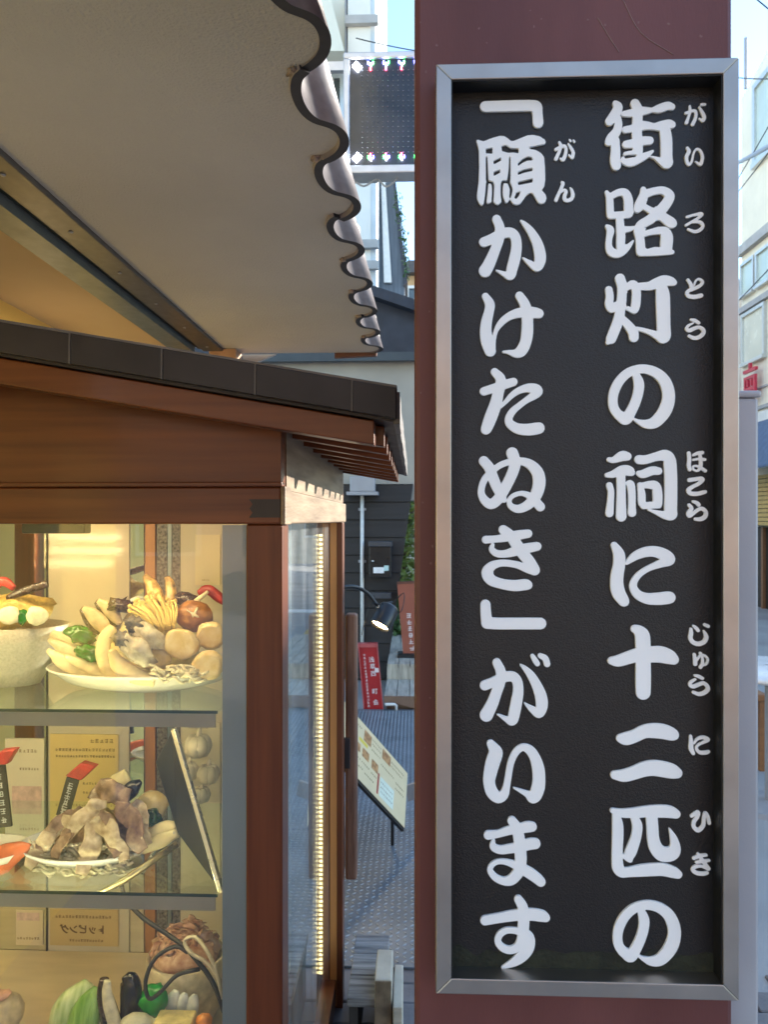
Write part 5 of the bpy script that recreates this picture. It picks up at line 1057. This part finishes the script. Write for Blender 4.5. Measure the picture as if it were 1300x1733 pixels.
lump('green_pepper', 260, 1692, YQ+.02, 24, 26, 20, fm('bright green pepper', (.006, .27, .02), .10, var=.3, coat=0, bump=0, rvar=.03), 'bright green pepper at the bottom of the cabinet', 'pepper', amp=.15, seed=2)
for i, (x, y) in enumerate(((290, 1684), (305, 1690), (322, 1692))): sweep('onion_slice', [(x, y+30, YQ+.03, 9), (x+3, y+8, YQ+.03, 12), (x+8, y-8, YQ+.03, 5)], fm('white onion', (.74, .74, .66), .25), ['left', 'middle', 'right'][i]+' white onion petal at the bottom of the cabinet', 'onion', .5)
lump('rice_cake', 230, 1735, YQ-.02, 28, 20, 20, fm('cream rice cake', (.68, .62, .46), .4), 'round cream rice cake at the bottom edge', 'rice cake', amp=.05)
k = YQ/FPX; c = aY(296, 1738, YQ-.01); tag(MB().obox(c, (32*k, 0, 0), (0, .02, 0), (0, 0, 18*k)).build('tofu_block', fm('yellow tofu', (.80, .62, .26), .4), None, bevel=.003), 'yellow tofu block at the bottom edge', 'tofu')
lump('carrot_piece', 345, 1728, YQ-.01, 14, 13, 12, fm('orange carrot', (.75, .24, .03), .3), 'orange carrot piece at the bottom edge', 'carrot', amp=.08)
tag(MB().lathe((XY(235, YQ+.02), YQ+.02, ZS3), [(0, .001), (.08, .001), (.115, .045), (.118, .045), (.09, .005), (0, .004)], 36, 1.25, .6).build('vegetable_platter', m_plate, None, smooth=True), 'white platter under the vegetables at the bottom of the cabinet', 'platter')
lump('rice_dish', 5, 1715, 1.42, 34, 36, 30, fm('beige dumpling', (.55, .42, .24), .4), 'beige dumpling in the bottom left corner', 'dumpling', amp=.06)
lump('pink_topping', 0, 1684, 1.41, 16, 7, 14, fm('pink topping', (.72, .38, .26), .4), 'pink topping on the beige dumpling', 'topping', amp=.2)

# =====================================================================================
# THINGS BEHIND THE CABINET
# =====================================================================================
m_worn = M('worn red brown plank', (.13, .045, .03), .55, var=.5, scale=6, stretch=(4, 4, .5), col2=(.30, .15, .09), bump=.25, bscale=50)
box('hanging_plank', m_worn, cab, XY(585.5, 2.43), XY(605, 2.43), 2.40, 2.455, ZY(1484, 2.43), ZY(1038, 2.43), bevel=.008)
box('plank_cleat', m_dark, cab, xR-.02, XY(592, 2.39), YR+.001, 2.40, ZY(1300, 2.39), ZY(1250, 2.39))
# spot lamp on a curved arm
lamp = thing('spot_lamp', 'black spot lamp on a curved arm, lit, beside the cabinet', 'lamp', aY(585, 996, 3.75))
m_blk = M('black lamp enamel', (.012, .012, .013), .35, scale=20)
MB().tube([aY(578, 994, 3.75), aY(600, 993, 3.80), (aY(622, 1004, 3.88)), aY(640, 1026, 3.9)], .0095, 10).build('arm', m_blk, lamp, smooth=True)
hc = aY(650, 1046, 3.9); ax = Vector((-.42, -.45, -.78)).normalized(); R_ = .057
u = ax.orthogonal().normalized(); v = ax.cross(u)
def ring(d, r, n=24): return [hc+ax*d+(u*math.cos(2*math.pi*k/n)+v*math.sin(2*math.pi*k/n))*r for k in range(n)]
m = MB(); prof_ = [(-.072, .0), (-.072, .042), (-.06, .053), (.046, R_), (.052, R_), (.052, R_-.006), (.034, R_-.009)]
rs = [ring(d, max(r, .0005)) for d, r in prof_]
for r_ in rs: m.v += [tuple(p) for p in r_]
for i in range(len(rs)-1):
    for k in range(24): m.f.append((i*24+k, i*24+(k+1) % 24, (i+1)*24+(k+1) % 24, (i+1)*24+k))
m.build('shade', m_blk, lamp, smooth=True)
m = MB(); m.v = [tuple(p) for p in ring(.036, R_-.009)+ring(.030, R_-.009)]; m.f = [tuple(range(24)), tuple(range(24, 48))]+[(k, (k+1) % 24, 24+(k+1) % 24, 24+k) for k in range(24)]
m.build('lit_lens', EM('warm lit lens', (1, .72, .34), 16), lamp)
MB().tube([hc-ax*.05+u*.054, hc-ax*.1, aY(640, 1026, 3.9)], .005, 8, sm=1).build('yoke', m_blk, lamp)
MB().tube([hc-ax*.07, hc-ax*.12+Vector((.05, 0, .03)), hc-ax*.05+Vector((.07, 0, 0)), aY(668, 1040, 3.92), aY(660, 1052, 3.92)], .0025, 6).build('cable', m_blk, lamp)
MB().tube([hc-ax*.05, aY(630, 1020, 3.88), aY(618, 1050, 3.88), aY(612, 1075, 3.86)], .0022, 6).build('cable', m_blk, lamp)
q = aY(640, 1026, 3.9); MB().lathe((q.x, q.y, q.z-.006), [(0, 0), (.009, 0), (.009, .012), (0, .012)], 12).build('joint', m_alu, lamp)
sp = bpy.data.lights.new('spot_bulb', 'SPOT'); sp.energy = 1.6; sp.spot_size = 1.2; sp.spot_blend = .6; sp.color = (1, .76, .42); sp.shadow_soft_size = .03
so = bpy.data.objects.new('spot_bulb', sp); COL.objects.link(so); so.parent = lamp; so.location = hc+ax*.07-Vector(tuple(lamp['_o'])); so.rotation_euler = (-(aY(640, 1300, 3.5)-hc)).to_track_quat('Z', 'Y').to_euler()
MB().lathe((aY(578, 994, 3.75).x-.02, 3.75, .0), [(.02, .022), (.02, 1.62), (.0, 1.63)], 12).build('stand_post', m_blk, lamp)
# tilted menu board on a stand
A3, B3, C3 = aY(603, 1210, 3.35), aY(690, 1309, 3.59), aY(682, 1398, 3.36)
e1 = (B3-A3); e2 = (C3-B3); e2 = (e2-e1*(e2.dot(e1)/e1.length_squared)); A3 = A3-e1*.3; e1 = B3-A3; nn = e1.cross(e2).normalized()
if nn.y > 0: nn = -nn
mn = thing('menu_board', 'tilted cream menu board with food pictures on a stand behind the cabinet', 'menu board', ((A3+C3)/2).xy.to_3d())
MB().prism([A3, B3, B3+e2, A3+e2], -nn*.002).build('sheet', M('cream menu paper', (.74, .60, .36), .45, var=.06, scale=7), mn)
MB().prism([p-nn*.0025 for p in (A3-e2*.01, B3-e2*.01, B3+e2*1.05, A3+e2*1.05)], -nn*.014).build('backing_board', m_blk, mn)
def onmenu(m, u0, u1, v0, v1): m.prism([A3+e1*a+e2*b+nn*.0006 for a, b in ((u0, v0), (u1, v0), (u1, v1), (u0, v1))], -nn*.0004)
m_pic = M('orange brown food picture', (.42, .15, .05), .4, var=.5, scale=60, col2=(.66, .36, .14)); m_prt = M('brown menu print', (.22, .13, .06), .6)
for r_ in ((.36, .46, .08, .28), (.62, .74, .06, .24), (.25, .33, .42, .56), (.36, .45, .42, .57), (.49, .58, .44, .60)): mm = MB(); onmenu(mm, *r_); mm.build('picture', m_pic, mn)
mm = MB(); onmenu(mm, .30, .42, .30, .36); mm.build('yellow_caption', M('yellow caption strip', (.75, .58, .08), .5), mn)
mm = MB(); onmenu(mm, .62, .82, .58, .92); mm.build('white_slip', M('white green slip', (.72, .76, .62), .4), mn)
mm = MB(); rnd = random.Random(4)
for (u0, u1, v) in ((.27, .33, .12), (.48, .6, .10), (.48, .6, .18), (.76, .95, .12), (.76, .92, .2), (.48, .6, .28), (.62, .8, .36), (.27, .35, .66), (.37, .46, .66), (.5, .58, .68), (.27, .4, .78), (.42, .55, .80), (.84, .96, .4), (.84, .96, .5), (.64, .8, .66), (.64, .8, .74), (.64, .8, .82)):
    x = u0
    while x < u1: scribble(mm, A3+e1*x+e2*(v+.01)+nn*.0004, e1.normalized(), e2.normalized(), nn, .0085, rnd); x += .022
mm.build('print', m_prt, mn, kind='stuff'); mm = MB(); onmenu(mm, .585, .605, .56, .92); mm.build('red_caption', m_red, mn)
ct = (A3+B3)/2+e2*.6
for s in (-.35, .35):
    p = ct+e1*s-nn*.02; MB().tube([p, Vector((p.x, p.y+.05, 0.022))], .008, 8, sm=1).build('leg', m_blk, mn)
q = B3+e2*.3; MB().obox(q+Vector((.03, .03, -.02)), (.03, 0, .01), (0, .01, 0), (-.006, 0, .035)).build('bracket', m_grey, mn)
# weathered boxes at the cabinet foot
m_wea = M('weathered grey plank', (.20, .195, .19), .8, var=.5, scale=8, stretch=(.8, 8, 8), col2=(.36, .35, .34), bump=.4, bscale=30)
wb = thing('weathered_step', 'weathered grey plank step at the foot of the cabinet', 'step', (-.15, 2.24, 0))
q0, q1 = aZ(586, 1690, .2), aZ(641, 1580, .2)
xa, xb, ya, yb = q0.x-.0, q0.x+.108, q0.y, q1.y
for k in range(3): box('plank', m_wea, wb, xa+.002, xb, ya+(yb-ya)*k/3+.002, ya+(yb-ya)*(k+1)/3-.002, .175, .2+random.uniform(-.002, .002), bevel=.003)
for sx in (xa+.006, xb-.03): box('leg', M('dark weathered wood', (.05, .045, .04), .8, scale=10), wb, sx, sx+.024, ya+.02, yb-.02, .012, .174)
m_blkw = M('pale cut timber', (.52, .46, .36), .7, var=.2, scale=12, stretch=(1, 1, 5), bump=.2); m_blkd = M('brown end grain', (.20, .145, .09), .8, var=.4, scale=30)
def block(p0, p1, pt, pm, pbm, lab):   # px range, row of top back edge, row of top front edge, row of foot of front face
    zt = .26; f = aZ((p0+p1)/2, pm, zt); b = aZ((p0+p1)/2, pt, zt); x0, x1 = XY(p0, f.y), XY(p1, f.y)
    t = thing('timber_block', lab, 'timber block', ((x0+x1)/2, (f.y+b.y)/2, .012))
    MB().box(x0, x1, f.y+.004, b.y, .012, zt).build('block', m_blkw, t, bevel=.004); MB().box(x0+.001, x1-.001, f.y, f.y+.0038, .012, zt-.002).build('end_face', m_blkd, t, bevel=.001)
block(634, 663, 1606, 1660, 1733, 'taller pale timber block with brown front beside the weathered step')
zt = .2; f = aZ(671, 1705, zt); b = aZ(671, 1632, zt)
tag(box('timber_block', m_blkw, None, XY(665, f.y), XY(681, f.y), f.y, b.y, .012, zt, bevel=.003), 'narrow pale timber block at the right of the two by the step', 'timber block')
# red leaning sign in front of the black wall
YG = 5.99
rs_ = thing('red_sign', 'narrow red leaning signboard with white characters in front of the black wall', 'sign', aY(634, 1206, YG))
c4 = [aY(606.5, 1089, YG), aY(638, 1089, YG), aY(649, 1206, YG), aY(617, 1206, YG)]
MB().prism(c4, (0, .05, 0)).build('panel', M('red sign board', (.40, .022, .025), .4, var=.1, scale=8), rs_)
MB().prism([c4[0]+Vector((-.003, -.006, .0)), c4[1]+Vector((.004, -.006, .0)), c4[1]+Vector((.005, -.006, -.03)), c4[0]+Vector((-.002, -.006, -.03))], (0, .06, 0)).build('top_rail', M('pinkish red rail', (.46, .10, .10), .4), rs_)
for a, b in ((0, 3), (1, 2)): MB().obox((c4[a]+c4[b])/2+Vector((0, -.004, 0)), (.004, 0, 0), (0, .012, 0), (c4[b]-c4[a])/2).build('side_rail', M('pinkish red rail', (.46, .10, .10)), rs_)
m_wt = M('white sign lettering', (.80, .76, .76), .5)
Rx = Matrix.Rotation(math.pi/2, 3, 'X')
for chx, px, py in (('浅', 629, 1117), ('草', 630.6, 1128.5), ('西', 632, 1140.5), ('町', 634.5, 1170.5), ('会', 636.3, 1189)): text_object('letter', chx, .046, m_wt, rs_, aY(px, py, YG-.0015), Rx @ Matrix.Rotation(.09, 3, 'Z'), .001, .0003)
pm = MB(); rnd = random.Random(8)
for k in range(17):
    c = aY(616.5+k*.5, 1108+k*5.4, YG-.001)
    scribble(pm, c, Vector((1, 0, 0)), Vector((0, 0, 1)), Vector((0, -1, 0)), .021, rnd)
pm.build('small_print', m_wt, rs_, kind='stuff'); c = aY(638.5, 1134, YG-.003); box('white_sticker', m_wt, rs_, c.x-.02, c.x+.018, YG-.004, YG-.001, c.z-.018, c.z+.016)
# timber step and deck with the brown sign
m_dk = M('grey beige decking', (.42, .38, .31), .7, var=.3, scale=7, stretch=(6, .6, 1), bump=.2); m_bm = M('brown painted beam', (.20, .12, .08), .6, scale=9)
dk = thing('timber_deck', 'grey beige timber deck with a lower step behind the red sign', 'deck', (.3, 7, 0))
x = XY(650, 5.98)
for k in range(9): box('step_board', m_dk, dk, x+k*.1+.003, x+k*.1+.097, 5.985, 6.6, .095, .12)
MB().prism([(x, 5.965, .118), (x+.92, 5.965, .118), (x+.92, 5.965, .03), (x+.5, 5.965, .03), (x+.25, 5.965, .0235), (x+.1, 5.965, .06), (x, 5.965, .07)], (0, .02, 0)).build('front_beam', m_bm, dk)
for k in range(10): box('deck_board', m_dk, dk, XY(655, 6.6)+k*.1+.003, XY(655, 6.6)+k*.1+.097, 6.605, 8.3, .225, .25)
box('riser', m_dk, dk, XY(655, 6.6), XY(655, 6.6)+1, 6.61, 6.64, .0, .224)
box('step_frame', m_bm, dk, x+.02, x+.9, 6.05, 6.55, .0, .094)
wp = thing('white_pipe', 'bent white pipe standing out below the deck step', 'pipe', aY(671, 1215, 5.9))
MB().tube([aY(652, 1192, 5.93), aY(668, 1192, 5.93), aY(671, 1194, 5.93), aY(671, 1214, 5.93)], .011, 10, sm=1).build('pipe', M('white pipe', (.7, .7, .68)), wp, smooth=True)
YBn = 6.95
bs = thing('brown_sign', 'brown standing signboard with white characters half hidden by the pillar', 'sign', aY(690, 1115, YBn))
c4 = [aY(672, 985, YBn), aY(712, 983, YBn), aY(722, 1113, YBn), aY(683, 1113, YBn)]
MB().prism(c4, (0, .05, 0)).build('panel', M('brown red sign board', (.30, .085, .05), .5, var=.12, scale=6), bs)
MB().prism([p+Vector((0, -.004, 0)) for p in (c4[0], c4[1], c4[1]+Vector((0, 0, -.02)), c4[0]+Vector((0, 0, -.02)))], (0, .06, 0)).build('top_rail', M('dark brown rail', (.12, .04, .025), .5), bs)
box('foot', m_black, bs, XY(684, YBn)-.06, XY(715, YBn), YBn-.05, YBn+.12, .25, .285)
pm = MB(); rnd = random.Random(5)
for k in range(6):
    c = aY(692+k*1.1, 1042+k*11, YBn-.001)
    scribble(pm, c, Vector((1, 0, 0)), Vector((0, 0, 1)), Vector((0, -1, 0)), .046, rnd)
pm.build('lettering', m_wt, bs, kind='stuff')
tag(MB().obox(aY(695, 1128, 6.9), (.09, 0, 0), (0, .08, 0), (0, 0, .035)).build('black_crate', m_blk, None, bevel=.008), 'small black box on the deck below the brown sign', 'box')
for o in bpy.data.objects:
    if '_o' in o: del o['_o']
